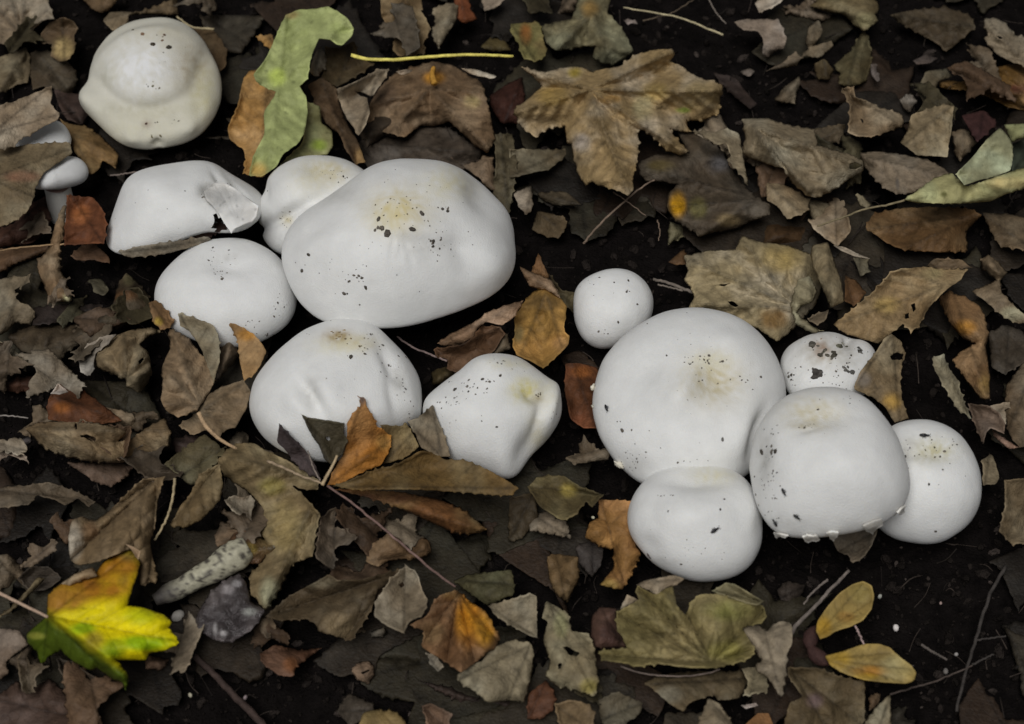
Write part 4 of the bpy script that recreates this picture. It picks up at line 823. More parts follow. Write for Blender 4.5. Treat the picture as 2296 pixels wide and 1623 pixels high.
L('leaf','orange brown leaf scrap next to the tan tube leaf',(3,1),'520,230 600,270 660,350 580,440 510,400',(100,74,44),14)
L('leaf','round grey leaf scrap under the tan tube leaf',(3,1),'330,480 410,460 400,520 330,570 260,520',(110,102,86),25)
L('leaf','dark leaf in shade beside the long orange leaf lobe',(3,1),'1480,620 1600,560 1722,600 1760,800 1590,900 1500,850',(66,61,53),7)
L('leaf','grey leaf tip right of the egg-shaped mushroom',(3,1),'1440,1470 1490,1430 1530,1480 1560,1600 1520,1640 1440,1640',(124,118,98),13)
L('leaf','brown rippled leaf right of the egg-shaped mushroom, partly cut by the frame edge',(3,2),'1590,-20 1800,-40 1800,400 1640,420 1550,330 1590,170',(112,102,80),17,base=(1790,20),tips=[(1600,380)],pleat=3)
# --- lower left
L('maple_leaf','vivid yellow and green maple leaf with a brown upper lobe',(0,2),'320,900 325,760 400,690 560,640 650,610 700,530 820,460 890,450 940,540 920,620 890,700 850,830 950,840 1100,890 1150,940 1130,980 1180,1040 1205,1080 1100,1130 1000,1140 980,1190 780,1190 860,1300 848,1405 828,1340 760,1320 650,1240 610,1260 480,1190 410,1120 320,1170 280,1225 250,1130 190,1080 180,1020',(186,172,8),36,c2=(172,160,8),mat=M_FRESH,gray=0,crease=.25,jag=.5,amp=1.2,mix=.25,step=3.0,vein=.35,base=(330,900),tips=[(900,470),(1190,1070),(850,1390),(290,1210)],fold=((350,890),(750,1190),1.1),sidecol=((350,890),(750,1190),(58,70,14),.0035),
  patches=[(620,670,340,140,(134,90,20),1.0),(760,560,200,110,(130,88,22),1.0),(450,780,150,85,(136,96,34),1.0),(370,800,70,90,(132,94,34),.95),(560,690,120,40,(104,66,24),.7),(860,480,70,60,(112,94,48),.6),(560,985,90,40,(128,150,16),.9),(960,1080,190,50,(122,146,8),.95),(760,1120,90,60,(110,128,14),.9),(640,1060,60,60,(108,92,40),.7),(830,660,34,50,(84,60,20),.6),(950,900,120,60,(160,164,16),.7),(250,1030,60,22,(120,118,48),.6)],
  parts=[('folded_edge','400,692 500,620 620,570 655,632 560,650 470,690',(150,132,102),40,dict(jag=.6)),('folded_edge','840,410 900,430 950,460 930,525 880,450',(142,122,96),40,dict(jag=.6))],
  stalk=('-60,720 0,745 140,815 320,903',(26,42),3.6,(150,128,110)))
L('leaf','long brown leaf folded into upright ridges above the vivid yellow leaf',(0,2),'640,260 740,190 860,60 960,-30 1110,-40 1060,140 1050,280 1000,400 1040,560 1060,660 940,690 950,560 900,430 800,480 640,540 520,560 470,520 460,360 480,260 540,230',(122,105,79),25,c2=(96,80,58),base=(1060,-30),tips=[(480,520),(1000,660),(640,260)],pleat=5,amp=3,patches=[(500,400,60,120,(150,142,128),.8),(600,330,60,60,(104,78,55),.6)])
L('leaf','brown trough-shaped leaf beside the long ridged brown leaf',(0,2),'1140,290 1200,180 1290,60 1340,-60 1480,-130 1500,0 1480,120 1350,250 1250,300',(110,96,66),24,base=(1480,-120),tips=[(1150,285)],pleat=3.5)
L('leaf','torn greyish leaf above the dark gap left of the long ridged leaf',(0,2),'-40,40 150,20 330,-10 440,30 560,80 650,130 600,170 520,110 440,160 370,120 250,90 200,150 -40,180',(97,89,75),15,jag=1.8)
L('leaf','pinkish brown leaf under the dark green edge of the vivid yellow leaf',(0,2),'-40,980 130,990 190,1090 80,1170 40,1210 50,1290 -40,1340',(110,97,84),15)
L('leaf','purplish brown leaf below the vivid yellow leaf, partly cut by the frame edge',(0,2),'-40,1450 40,1400 110,1340 200,1400 330,1320 420,1400 520,1560 500,1660 -40,1660',(78,63,56),11)
L('leaf','dark olive leaf directly under the tip of the vivid yellow leaf',(0,2),'380,1180 480,1200 650,1310 580,1440 480,1360 400,1280',(66,59,49),8)
L('leaf','small tan scrap under the yellow point of the vivid yellow leaf',(0,2),'980,1190 1000,1170 1140,1190 1090,1260 980,1250',(124,99,79),14)
L('leaf','olive tan strip crossed by the stalk of the vivid yellow leaf',(0,2),'-40,920 90,830 250,640 310,640 190,760 60,880',(100,87,59),13)
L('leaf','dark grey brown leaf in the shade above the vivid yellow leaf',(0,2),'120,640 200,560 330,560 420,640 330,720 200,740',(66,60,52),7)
# --- lower middle
L('leaf','brown leaf crossed by a thin stalk below the dark brown maple leaf',(1,2),'740,500 780,420 890,340 960,380 1040,470 1110,370 1170,400 1175,470 1100,510 900,520 820,565 760,550',(109,88,61),18)
L('leaf','long dark drooping leaf with a frayed pale end below the crinkled olive leaf',(1,2),'60,900 220,760 500,610 540,650 700,650 980,580 960,640 820,720 780,860 640,1070 430,1000 370,920 140,930',(82,72,53),16,base=(940,610),tips=[(90,900),(600,1050)],pleat=3,patches=[(560,960,110,80,(112,97,73),.8),(430,670,110,40,(102,94,76),.6)])
L('leaf','pale grey crumpled leaf beside the orange ribbed leaf',(1,2),'790,900 800,800 900,650 1010,550 1090,610 1120,720 1160,790 1130,890 1030,940 1000,1020 880,970',(123,116,99),21,amp=4,wrinkle=1.3,holes=['955,690 985,665 1000,690 975,712'])
L('leaf','orange ribbed leaf fanned out among grey leaves below the lumpy mushroom',(1,2),'1190,800 1240,750 1340,725 1400,760 1430,800 1540,860 1640,1040 1620,1100 1540,1150 1480,1210 1380,1280 1260,1200 1160,1140 1110,1100 1130,1000 1030,960 1150,890',(116,86,54),23,base=(1360,745),tips=[(1110,1100),(1290,1180),(1470,1190),(1630,1070)],pleat=4.5,vein=.4,patches=[(1430,920,90,170,(162,108,28),.95),(1540,990,70,110,(158,112,28),.85),(1310,760,60,30,(140,112,70),.6),(1180,1010,80,80,(122,100,70),.7)])
L('leaf','pale grey rounded leaf overlapping the lower edge of the orange ribbed leaf',(1,2),'1350,1310 1420,1230 1520,1200 1570,1120 1722,1060 1850,1080 1870,1130 1850,1300 1800,1480 1690,1460 1560,1480 1480,1410 1380,1350',(133,129,108),20,amp=2.5,base=(1840,1100),tips=[(1370,1320),(1700,1460)])
L('leaf','small pale grey scrap under the left point of the orange ribbed leaf',(1,2),'1140,1140 1210,1160 1270,1240 1220,1275 1180,1230',(136,131,117),17)
L('leaf','dark green leaf above the orange ribbed leaf',(1,2),'1330,660 1430,620 1560,605 1722,590 1740,740 1560,830 1470,770',(76,76,52),14)
L('leaf','light grey leaf with a straight edge right of the orange ribbed leaf',(1,2),'1560,830 1722,780 1840,740 1890,760 1895,1050 1850,1040 1722,970 1610,900',(130,126,108),18)
L('leaf','rusty brown leaf lying on dark ground beside the thick dark stick',(1,2),'20,1150 130,1090 300,1130 450,1110 350,1180 270,1240 240,1310 150,1300 40,1220',(93,66,48),11,patches=[(230,1230,50,50,(115,72,40),.7)])
L('leaf','small round tan leaf with a dark crack alone on the dark soil',(1,2),'640,1260 690,1210 760,1200 790,1240 790,1300 750,1350 680,1320',(135,117,99),12,holes=['705,1278 760,1258 765,1268 712,1288'],jag=.8)
L('leaf','yellowish leaf rising from the lower frame edge below the small round tan leaf',(1,2),'670,1680 720,1550 800,1530 930,1540 1000,1600 1020,1680',(129,114,69),16)
L('leaf','pinkish tan leaf curl near the yellowish leaf',(1,2),'1110,1500 1180,1480 1320,1550 1290,1660 1160,1660',(114,94,78),14)
L('leaf','dim grey leaf on dark soil next to the yellowish leaf',(1,2),'540,1540 620,1420 800,1490 780,1560 640,1640',(74,70,64),7)
L('leaf','small grey scrap under the pale grey crumpled leaf',(1,2),'760,1010 860,970 880,1020 800,1040',(98,93,82),10)
L('leaf','tiny brown scrap near the grey decayed lump',(1,2),'20,920 100,900 140,960 80,1060 30,1010',(90,79,63),10)
L('leaf','dark purple leaf edge under the pale grey rounded leaf',(1,2),'1090,1330 1250,1370 1722,1460 1722,1540 1400,1490',(62,53,50),8)
# --- lower right
L('leaf','orange brown leaf behind the squat mushroom in front of the largest cap',(2,2),'580,110 820,120 860,240 830,350 840,450 870,480 830,560 790,640 740,720 590,690 690,570 680,440 620,440 490,370 520,270 580,240',(146,103,50),15,c2=(112,82,46),base=(760,720),tips=[(600,120),(500,360)],vein=.4,patches=[(640,690,80,40,(122,104,55),.7),(640,420,60,60,(165,125,75),.6)])
L('leaf','dark olive leaf with a yellow blotch between the lumpy and squat mushrooms',(2,2),'100,30 180,-40 350,-50 450,20 620,80 540,170 500,130 420,230 330,260 180,160',(90,82,52),14,patches=[(380,50,60,50,(140,124,62),.8)])
L('leaf','small brown ridged leaf right of the lower lumpy leaf pile',(2,2),'235,500 300,480 440,500 450,640 410,720 370,810 290,740 250,640',(107,89,58),17,pleat=3,base=(300,490),tips=[(360,800)])
L('leaf','tall tan and grey leaf with a torn notch beside the rounded purple leaf',(2,2),'200,910 230,795 380,880 400,1000 520,1010 550,1100 560,1190 580,1330 560,1440 450,1400 310,1370 230,1300 260,1200 210,1060 240,940',(127,121,95),19,holes=['340,1105 380,1110 460,1150 440,1170 380,1165','310,1220 330,1215 330,1255 312,1255'],base=(240,810),tips=[(560,1430),(520,1080)],patches=[(520,1370,60,50,(145,132,70),.7),(330,960,50,90,(130,128,90),.6)])
L('maple_leaf','olive brown maple leaf with pale folded tips in front of the squat mushroom',(2,2),'580,1130 770,1110 740,1040 700,990 700,870 850,790 830,730 840,690 960,750 1080,690 1100,780 1110,840 1170,890 1200,800 1260,750 1380,750 1560,800 1690,820 1722,900 1680,950 1550,980 1600,1060 1640,1120 1610,1180 1500,1220 1370,1250 1200,1250 1110,1240 980,1220 850,1240 700,1210 600,1200',(118,105,64),28,c2=(94,85,54),base=(1340,1210),tips=[(850,710),(720,890),(1080,700),(1690,860),(600,1160),(1610,1130)],pleat=3.5,amp=2.5,vein=.45,step=3.2,patches=[(1450,860,160,70,(98,96,50),.7),(980,720,110,50,(104,92,56),.7),(1440,1130,120,70,(120,114,56),.5)],
  parts=[('folded_tip','835,690 900,660 1090,625 1160,650 1100,690 1050,700 980,765 930,730',(152,142,122),34,dict(jag=.6)),('folded_tip','725,850 775,750 860,795 760,835',(156,147,128),33,dict(jag=.6)),('folded_tip','1340,730 1440,670 1500,680 1700,800 1640,830 1500,790',(122,121,92),33,dict(jag=.8))])
L('leaf','rounded purple brown leaf beside the olive brown maple leaf',(2,2),'530,1050 540,900 590,840 700,850 710,980 770,1110 640,1110 560,1110',(88,67,59),21,jag=.8,patches=[(650,1020,70,80,(56,38,34),.7)])
L('leaf','pale grey curled leaf between the olive brown maple leaf and the winged seed',(2,2),'1530,980 1650,960 1722,1000 1750,955 1822,930 1885,950 1890,1080 1850,1160 1840,1300 1812,1450 1722,1310 1650,1270 1640,1230 1680,1200 1630,1130',(139,134,119),23,amp=3,base=(1700,1000),tips=[(1810,1440),(1860,950)])
L('leaf','grey green leaf point below the pale grey curled leaf',(2,2),'1540,1250 1640,1240 1722,1300 1722,1410 1640,1420 1550,1440 1590,1350',(132,129,107),18)
L('leaf','broad dull brown leaf under the olive brown maple leaf',(2,2),'890,1350 960,1310 1100,1280 1350,1270 1560,1270 1590,1340 1530,1450 1400,1470 1350,1430 1200,1480 1150,1540 1060,1490 960,1400',(97,88,66),15,patches=[(1060,1430,90,60,(110,106,92),.6)])
L('leaf','light tan triangular leaf rising from the lower frame edge under the dull brown leaf',(2,2),'1220,1680 1290,1530 1320,1450 1400,1490 1520,1680',(129,121,101),18)
L('leaf','rumpled tan leaf at the lower frame edge beside the small rusty leaf',(2,2),'280,1490 400,1455 520,1490 560,1560 540,1680 330,1680',(116,102,76),16,amp=3.5)
L('leaf','small rusty leaf under the tall tan and grey leaf',(2,2),'110,1420 230,1330 290,1430 280,1520 200,1590 100,1590',(90,58,38),10)
L('leaf','dim grey olive leaf beside the rumpled tan leaf',(2,2),'580,1460 700,1400 880,1480 860,1560 700,1660 600,1620',(88,83,67),12)
L('leaf','whitish leaf chip under the grey green leaf point',(2,2),'1540,1500 1640,1480 1660,1500 1570,1525',(150,142,138),10,jag=.5)
L('leaf','dark folded leaf under the large dark brown maple leaf',(2,2),'-20,100 150,60 180,250 60,380 -20,400',(66,59,44),9)
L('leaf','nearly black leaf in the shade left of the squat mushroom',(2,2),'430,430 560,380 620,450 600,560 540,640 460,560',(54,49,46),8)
L('leaf','brown mottled leaf under the lower wing of the seed',(3,2),'130,1240 330,1240 480,1300 650,1340 655,1600 600,1680 100,1680 140,1480 230,1440 130,1300',(92,82,59),13,patches=[(310,1470,60,50,(88,72,74),.6)],base=(150,1260),tips=[(640,1640),(400,1660)])
L('leaf','pale triangular leaf piece below the lower wing of the seed',(3,2),'650,1620 740,1500 820,1425 822,1680 740,1680',(134,128,104),18,jag=.8)
L('leaf','small brown fold beside the pale triangular leaf piece',(3,2),'690,1430 760,1420 740,1490 680,1540',(98,80,58),12)
L('leaf','grey brown drooping leaf beneath the ragged rim of the tall mushroom',(3,2),'430,390 480,340 640,290 740,320 700,430 640,510 570,545 540,490 470,470',(100,94,82),15,jag=1,amp=1.5)
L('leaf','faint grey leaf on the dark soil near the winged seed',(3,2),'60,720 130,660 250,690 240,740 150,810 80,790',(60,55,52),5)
L('decayed_mushroom','grey slimy decayed mushroom flesh beside the old broken stem',None,ZP('400,1400 450,1300 520,1200 600,1130 720,1070 770,1150 800,1280 900,1330 870,1400 800,1490 650,1570 530,1550 420,1480'),(94,88,88),18,c2=(52,47,47),cat='mushroom',mat=M_WET,gray=0,amp=3,wrinkle=2.4,pleat=.4,vein=.05,patches=[(484,1412,5,14,(160,156,154),.6),(502,1420,9,6,(170,166,164),.6),(512,1322,14,10,(140,134,134),.8),(560,1372,16,8,(128,128,122),.8),(530,1310,10,8,(150,146,146),.7)])  # pale patches paint white wet highlights into the flesh colour
for pl in ('1797,1200 1812,1197 1833,1199 1838,1208 1828,1214 1822,1210 1812,1217 1804,1212', '1852,1192 1866,1188 1880,1190 1878,1202 1868,1212 1860,1205', '1934,1176 1950,1168 1975,1160 1979,1176 1964,1186 1956,1198 1941,1190', '2008,1148 2018,1138 2028,1130 2028,1146 2018,1153', '1736,1192 1752,1194 1768,1198 1762,1206 1750,1202 1742,1204'):
    V, F, C = blade(arr(pl), 34, (214,212,205), c2=(196,193,186), gray=0, crease=0, over='ragged', amp=.5, pleat=.2, curl=1, jag=.8, vein=.0, step=1.8, wrinkle=1.0)
    solid(mesh_obj('veil_scrap', V, F, C * KLEAF * KCAP, M_CAP, MU['ragged']['thing']), .0008)
# the torn flap of the tilted mushroom
V, F, C = blade(arr('456,432 468,418 480,411 505,411 530,426 560,447 582,462 576,488 568,497 545,505 528,512 519,524 512,512 503,500 492,480 476,462 462,450'), 40, (208,207,203), c2=(196,195,192), crease=.1, gray=0, over='torn', base=(535,505), tips=[(480,415),(505,415),(530,430),(555,450)], amp=.6, pleat=.5, jag=.25, vein=.08, mix=.4, step=2.4, wrinkle=.6, patches=[(500,440,40,20,(150,149,146),.5)])
solid(mesh_obj('torn_flap', V, F, C * KLEAF * KCAP, M_CAP, MU['torn']['thing']), .0012)
# --- fine leaves hidden lower in the litter
def maple_poly(s, rot):
    tip = [(0, 1.0, .20), (62, .92, .2), (-62, .92, .2), (122, .62, .16), (-122, .62, .16)]; pts = []
    for a in sorted([t[0] for t in tip]):
        ln = [t[1] for t in tip if t[0] == a][0]
        for da, f in ((-20, .66), (-12, .80), (-7, .82), (0, 1.0), (7, .82), (12, .80), (20, .66), (30, .56)):
            th = math.radians(a + da); r = ln * f * (1 + .07 * rng.normal()); pts.append((r * math.sin(th), r * math.cos(th)))
    p = np.array(pts) * s; c, sn = math.cos(rot), math.sin(rot)
    return p @ np.array([[c, -sn], [sn, c]])
def scrap_poly(s, rot):
    n = int(rng.integers(6, 10)); th = np.sort(rng.random(n) * 2 * math.pi); r = s * (.55 + .5 * rng.random(n))
    p = np.stack([r * np.cos(th), .62 * r * np.sin(th)], 1); c, sn = math.cos(rot), math.sin(rot)
    return p @ np.array([[c, -sn], [sn, c]])
BARE = [arr('1640,1215 2330,1150 2330,1700 1960,1700 1860,1560 1800,1440 1740,1300'), arr('1210,430 1500,440 1540,600 1500,680 1260,600'), arr('300,1490 700,1420 950,1500 960,1660 330,1660'), arr('1980,0 2200,0 2200,200 2000,200'), arr('770,0 860,0 860,110 770,110'), arr('1420,0 1620,0 1600,120 1400,60'), arr('1980,780 2130,760 2200,950 2080,930')]
FILL = [((42,37,30),'dark brown crumpled'),((52,48,39),'dull tan'),((31,28,24),'blackish brown'),((45,43,33),'dull olive'),((47,37,28),'reddish brown')]  # leaf colours darkened to stand in for the deep shade in the gaps
MARK = [(340,185,'old wavy mushroom'),(140,385,'small stemmed mushroom'),(410,460,'torn mushroom'),(505,650,'smooth domed mushroom'),(890,545,'widest cap'),(750,875,'dented mushroom'),(1100,935,'lumpy mushroom'),(1375,690,'button mushroom'),(1545,890,'largest cap'),(1855,820,'dirt caked mushroom'),(1860,1040,'ragged mushroom'),(2085,1080,'egg-shaped mushroom'),(1555,1170,'squat mushroom'),(240,1400,'vivid yellow leaf'),(670,200,'pale green maple leaf'),(1380,260,'big lobed tan maple leaf'),(2150,410,'rolled pale green leaf'),(1830,360,'pleated curled leaf'),(1540,1420,'olive brown maple leaf'),(1900,1430,'winged seed'),(1030,1400,'orange ribbed leaf'),(470,1290,'old broken stem'),(170,950,'leaf with the oval hole'),(1000,230,'brown maple leaf with orange heart'),(1990,640,'smooth tan maple leaf'),(2010,60,'lone dark brown leaf'),(1400,60,'olive grey lobed leaf'),(280,1180,'long ridged brown leaf'),(750,1330,'long dark drooping leaf'),(1330,1420,'tall tan and grey leaf'),(60,650,'leaf with ragged holes'),(1690,640,'pale tan veined maple leaf'),(60,60,'veined grey tan leaf'),(950,1080,'dark brown folded maple leaf')]
n = 0
for _ in range(1400):
    if n >= 95: break
    q = np.array([rng.uniform(-90, 2390), rng.uniform(-90, 1710)])
    if any(inside(b, q[None])[0] for b in BARE) : continue
    if any(inside(np.vstack([proj(m['ctr'][None])[0] + m['R'] / MPP * 1.0 * np.array([[math.cos(a), math.sin(a)]]) for a in np.linspace(0, 6.28, 16)]), q[None])[0] for m in MU.values()): continue
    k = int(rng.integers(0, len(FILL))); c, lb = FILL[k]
    near = min(MARK, key=lambda m: (m[0] - q[0]) ** 2 + (m[1] - q[1]) ** 2)[2]; tn = lb; lb = lb + ' leaf sunk in litter near the ' + near
    gp = P(q, 0.004)[0, :2]; s = rng.uniform(.024, .052)
    poly = maple_poly(s, rng.random() * 6.28) if rng.random() < .55 else scrap_poly(s * .8, rng.random() * 6.28)
    pp = proj(np.c_[gp + poly, np.full(len(poly), 0.004)])[0]
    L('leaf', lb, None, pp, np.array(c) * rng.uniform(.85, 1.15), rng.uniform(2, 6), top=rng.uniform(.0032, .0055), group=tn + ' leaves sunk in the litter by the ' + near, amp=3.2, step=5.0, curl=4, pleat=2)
    n += 1

SCR = [((124,112,92),'small tan'),((104,94,80),'small grey brown'),((92,74,56),'small brown'),((132,125,110),'small pale grey'),((84,80,58),'small olive')]
KEEP = [(1210,730,110),(410,480,150),(1290,890,80),(240,1400,175),(1920,1450,170),(1380,260,245),(660,200,170),(1540,1420,210),(1000,230,150),(2150,400,190),(480,1290,150),(1690,640,140),(990,640,60),(1100,1080,120),(450,850,110),(150,390,120),(1960,620,130),(1030,1400,110),(820,1010,130)]
n = 0
for _ in range(1500):
    if n >= 55: break
    q = np.array([rng.uniform(-40, 2340), rng.uniform(-40, 1660)])
    if any(inside(b, q[None])[0] for b in BARE) or any((q[0] - k[0]) ** 2 + (q[1] - k[1]) ** 2 < k[2] ** 2 for k in KEEP): continue
    if any(np.linalg.norm((proj(m['ctr'][None])[0][0] - q) * np.array([1, 1.1])) < m['R'] / MPP + 45 for m in MU.values()): continue
    c, lb = SCR[int(rng.integers(0, len(SCR)))]
    near = min(MARK, key=lambda m: (m[0] - q[0]) ** 2 + (m[1] - q[1]) ** 2)[2]; tn = lb; lb = lb + ' leaf scrap lying loose near the ' + near
    s = rng.uniform(.009, .021); gp = P(q, 0.008)[0, :2]
    poly = maple_poly(s * 1.2, rng.random() * 6.28)[8:32] if rng.random() < .8 else scrap_poly(s, rng.random() * 6.28)
    pp = proj(np.c_[gp + poly, np.full(len(poly), 0.008)])[0]
    L('leaf_scrap', lb, None, pp, np.array(c) * rng.uniform(.62, 1.15), rng.uniform(9, 17), group=tn + ' scraps by the ' + near, cat='leaf', amp=3.0, curl=3.5, step=3.4, jag=1.8)
    n += 1
# ------------------------------------------------------------------ twigs, stalks, seed, stones, crumbs, insects
def twig(name, label, tile, pts, r0, r1, h, col, cat='twig', branches=(), n=24, wob=0.0004, group=None):
    q = conv(tile, pts); hh = np.linspace(h[0], h[1], len(q)) * HS * 1e-3
    def mk(q, hh, ra, rb, sd):
        p = resample(P(q, hh), n); p[1:-1, :2] += wob * np.stack([vn(np.arange(1, n - 1) * .6, np.full(n - 2, sd), sd), vn(np.arange(1, n - 1) * .6, np.full(n - 2, sd + 9), sd)], 1)
        return tube(p, np.linspace(ra, rb, n) * MPP, 8, .2, sd)
    V, F = mk(q, hh, r0, r1, len(label))
    C = np.tile(lin(col) / KLEAF, (len(V), 1)) * (1 + .3 * vn(V[:, 0] * 300, V[:, 1] * 300, 3))[:, None]
    if not branches: return tag(mesh_obj(name, V, F, C, M_WOOD), label, cat, group)
    t = thing(name, label, cat, (V[:, 0].mean(), V[:, 1].mean(), V[:, 2].min()), group)
    mesh_obj('main_stem', V, F, C, M_WOOD, t)
    for i, b in enumerate(branches):
        qb = conv(tile, b); V, F = mk(qb, np.full(len(qb), np.mean(h)) * HS * 1e-3, r0 * .6, r1 * .6, i + 31)
        mesh_obj('side_branch', V, F, np.tile(lin(col) / KLEAF, (len(V), 1)), M_WOOD, t)
    return t
twig('leaf_stalk','long straight yellow leaf stalk lying across dark brown leaves',(1,0),'640,370 720,392 800,402 980,398 1200,380 1420,366 1560,372 1730,378',4.6,3.4,(34,26),(188,176,92),'leaf stalk',wob=.0004)
twig('twig','thin straw coloured twig on dark ground beyond the big lobed maple leaf',(2,0),'750,50 950,85 1130,120 1300,185 1420,235',2.0,3.0,(12,14),(150,140,112))
twig('twig','thin dark twig crossing the first straw coloured twig',(2,0),'880,140 1000,110 1080,85 1220,0',2.0,1.6,(10,10),(76,66,54))
twig('twig','bare brown twig crossing soil between widest cap and dark leaf with yellow spot',(2,0),'480,1640 600,1500 760,1350 900,1240 960,1210',2.8,2.0,(10,24),(96,82,70),branches=['680,1290 760,1345 900,1450','980,1480 995,1560 985,1620'])
twig('twig','long thin dark twig reaching from the blunt tan leaf to the rolled green leaf',(3,0),'330,1520 480,1470 640,1410 800,1380 920,1345',2.0,2.6,(24,34),(104,94,72))
twig('twig','grey twig standing in dark soil, forked, right of the winged seed',(3,2),'1600,560 1500,740 1430,940 1395,1070 1340,1240 1300,1380 1270,1540',3.8,3.0,(8,9),(50,46,43),branches=['1395,1060 1480,1050 1600,1030','1375,1225 1440,1190 1520,1155'])
twig('twig','short grey twig lying on dark soil between winged seed and forked twig',(3,2),'1030,1090 1110,1140 1205,1192',3.0,2.4,(8,8),(72,66,61))
twig('twig','thin dark twig running from the lower seed wing to the forked twig',(3,2),'820,1425 960,1385 1100,1345 1240,1290 1375,1230',2.2,1.8,(9,9),(60,52,47))
twig('twig','grey twig running up behind the upper seed wing to the ragged mushroom',(3,2),'545,590 490,650 420,720 300,850 200,950 110,1090',3.4,4.8,(14,9),(94,86,80),branches=['240,820 300,740 400,650'])
twig('twig','thin pale twig across the gap between the two seed wings',(3,2),'585,960 615,1020 648,1090',2.2,2.0,(22,20),(130,112,108))
twig('stick','thick dark brown stick half sunk in soil beyond the tip of the vivid yellow leaf',(0,2),'1190,1050 1300,1160 1420,1270 1560,1420 1740,1600 1800,1680',6,8,(10,4),(50,40,36),'stick')
twig('leaf_stalk','thin purplish leaf stalk slanting over the brown leaf below the dark maple leaf',(1,2),'480,20 640,130 860,310 1080,500 1230,620 1340,700',2.4,2.6,(34,20),(100,80,74),'leaf stalk')
twig('leaf_stalk','thin arched stalk under the olive brown maple leaf',(2,2),'730,1235 850,1275 1000,1298 1180,1300 1330,1280 1400,1255',1.9,1.6,(18,22),(110,98,90),'leaf stalk',wob=.0003)
twig('leaf_stalk','pale leaf stalk hanging beside the long ridged brown leaf',(0,2),'1175,-30 1165,90 1130,220 1080,320 1040,385',3.0,2.4,(34,22),(140,126,98),'leaf stalk')
twig('twig','thin reddish twig in the dark gap under the widest cap',(1,1),'950,640 1050,710 1170,760 1285,805',2.2,2.4,(16,20),(104,90,86))
twig('twig','pale thin twig beneath the wavy mushroom, above the torn one',(0,0),'740,1180 820,1172 920,1155',2.0,2.0,(9,10),(96,86,80))
twig('twig','thin straw twig behind the wavy mushroom',(0,0),'1190,110 1290,180 1440,195',2.4,3.2,(12,12),(140,128,100))
twig('twig','slim brown twig lying level across the streaked brown leaf',(0,1),'-40,70 150,40 330,25 540,12',2.0,2.0,(20,20),(122,100,74))
twig('twig','dark twig at the edge of the shade left of the vivid yellow leaf',(0,1),'-40,1170 80,1175 190,1190',2.0,1.6,(8,10),(110,104,98))
twig('twig','pale bent fibre behind the big lobed maple leaf, above the frilled leaf',(2,0),'1320,-10 1370,80 1440,160',2.0,1.6,(10,10),(100,92,84))
twig('twig','pair of grey splinters right of the button mushroom',(2,1),'950,255 1040,275 1130,310 1220,345',3.4,4.0,(10,12),(96,88,80),branches=['980,290 1060,310 1150,330'])
# winged maple seed
sam = thing('maple_seed','winged maple seed pair with golden wings lying on dark soil','seed',tuple(P(conv((3,2),[(320,1110)]),0.004)[0]))
for pts, tp, bs in (('320,1000 330,930 400,830 480,740 570,680 640,660 700,690 716,760 700,850 640,930 560,970 460,1000 400,1040 350,1055','(680,720)',(320,1040)),('385,1170 500,1140 640,1090 740,1085 820,1110 880,1170 960,1230 995,1280 980,1330 920,1355 760,1345 640,1330 520,1290 430,1240','(960,1300)',(370,1190))):
    up = bs[1] < 1100
    V, F, C = blade(conv((3,2), pts), 20, (130,112,64), c2=(110,93,54), gray=0, crease=.1, base=conv((3,2),[bs])[0], tips=list(conv((3,2), [(640,680),(600,900),(700,800)] if up else [(900,1340),(960,1260),(820,1150)])), amp=.8, pleat=.7, curl=1.2, jag=.25, vein=.3, wrinkle=.2, step=2.6, mix=.3,
        patches=[tuple(conv((3,2),[(p[0],p[1])])[0]) + (p[2]/3, p[3]/3, tuple(.86 * k for k in p[4]), p[5] * .55) for p in ([(370,980,60,80,(190,145,30),.9),(520,910,60,40,(150,98,28),.9),(620,740,90,80,(138,126,72),.8)] if up else [(470,1190,90,60,(196,155,44),.9),(690,1270,120,35,(176,112,20),.9),(860,1250,110,90,(172,164,120),.8),(660,1310,80,25,(190,150,30),.7)])])
    solid(mesh_obj('wing', V, F, C, M_FRESH, sam), .0005)
for a, b in (((325,970),(285,1120)),((275,1100),(420,1215))):
    pth = resample(P(conv((3,2), [a, ((a[0]+b[0])/2-(18 if a[0]>300 else 14), (a[1]+b[1])/2+(0 if a[0]>300 else 12)), b]), [0.0165,0.0155,0.0165]), 14)
    V, F = tube(pth, np.sin(np.linspace(.35, 2.8, 14)) * 16 * MPP, 12, .08, 3)
    mesh_obj('seed_case', V, F, np.tile(lin((52,35,32)) / KLEAF, (len(V), 1)), M_WOOD, sam)
# decayed pieces
def lump(name, label, cat, tile, a, b, ra, rb, h, cols, seed, rough=.2, spots=.75, bend=0):
    q = conv(tile, [a, ((a[0]+b[0])/2, (a[1]+b[1])/2 + bend), b]); p = resample(P(q, np.array(h) * 1e-3), 40)
    r = np.interp(np.linspace(0, 1, 40), [0, .12, .5, .88, 1], [ra*.6, ra, (ra+rb)/2*.92, rb, rb*.7]) * MPP
    V, F = tube(p, r, 28, .05, seed)
    c = V.mean(0); V = V + (V - np.repeat(p, 28, 0)) * (rough * fbm(V[:, 0] * 110, V[:, 1] * 110 + V[:, 2] * 110, seed, 3))[:, None]
    k = sstep(.0, .35, fbm(V[:, 0] * 330 + 3, V[:, 1] * 330 + V[:, 2] * 330, seed + 5, 3))[:, None] * spots * 2
    k = np.clip(k, 0, 1); C = (lin(cols[0]) * (1 - k) + lin(cols[1]) * k) / KLEAF
    f = np.repeat(np.linspace(0, 1, 40), 28)[:, None]; w = sstep(.42, .05, f) * .95 if len(cols) > 2 else 0
    if len(cols) > 2: C = C * (1 - w) + lin(cols[2]) / KLEAF * w
    return tag(mesh_obj(name, V, F, C, M_STONE), label, cat)
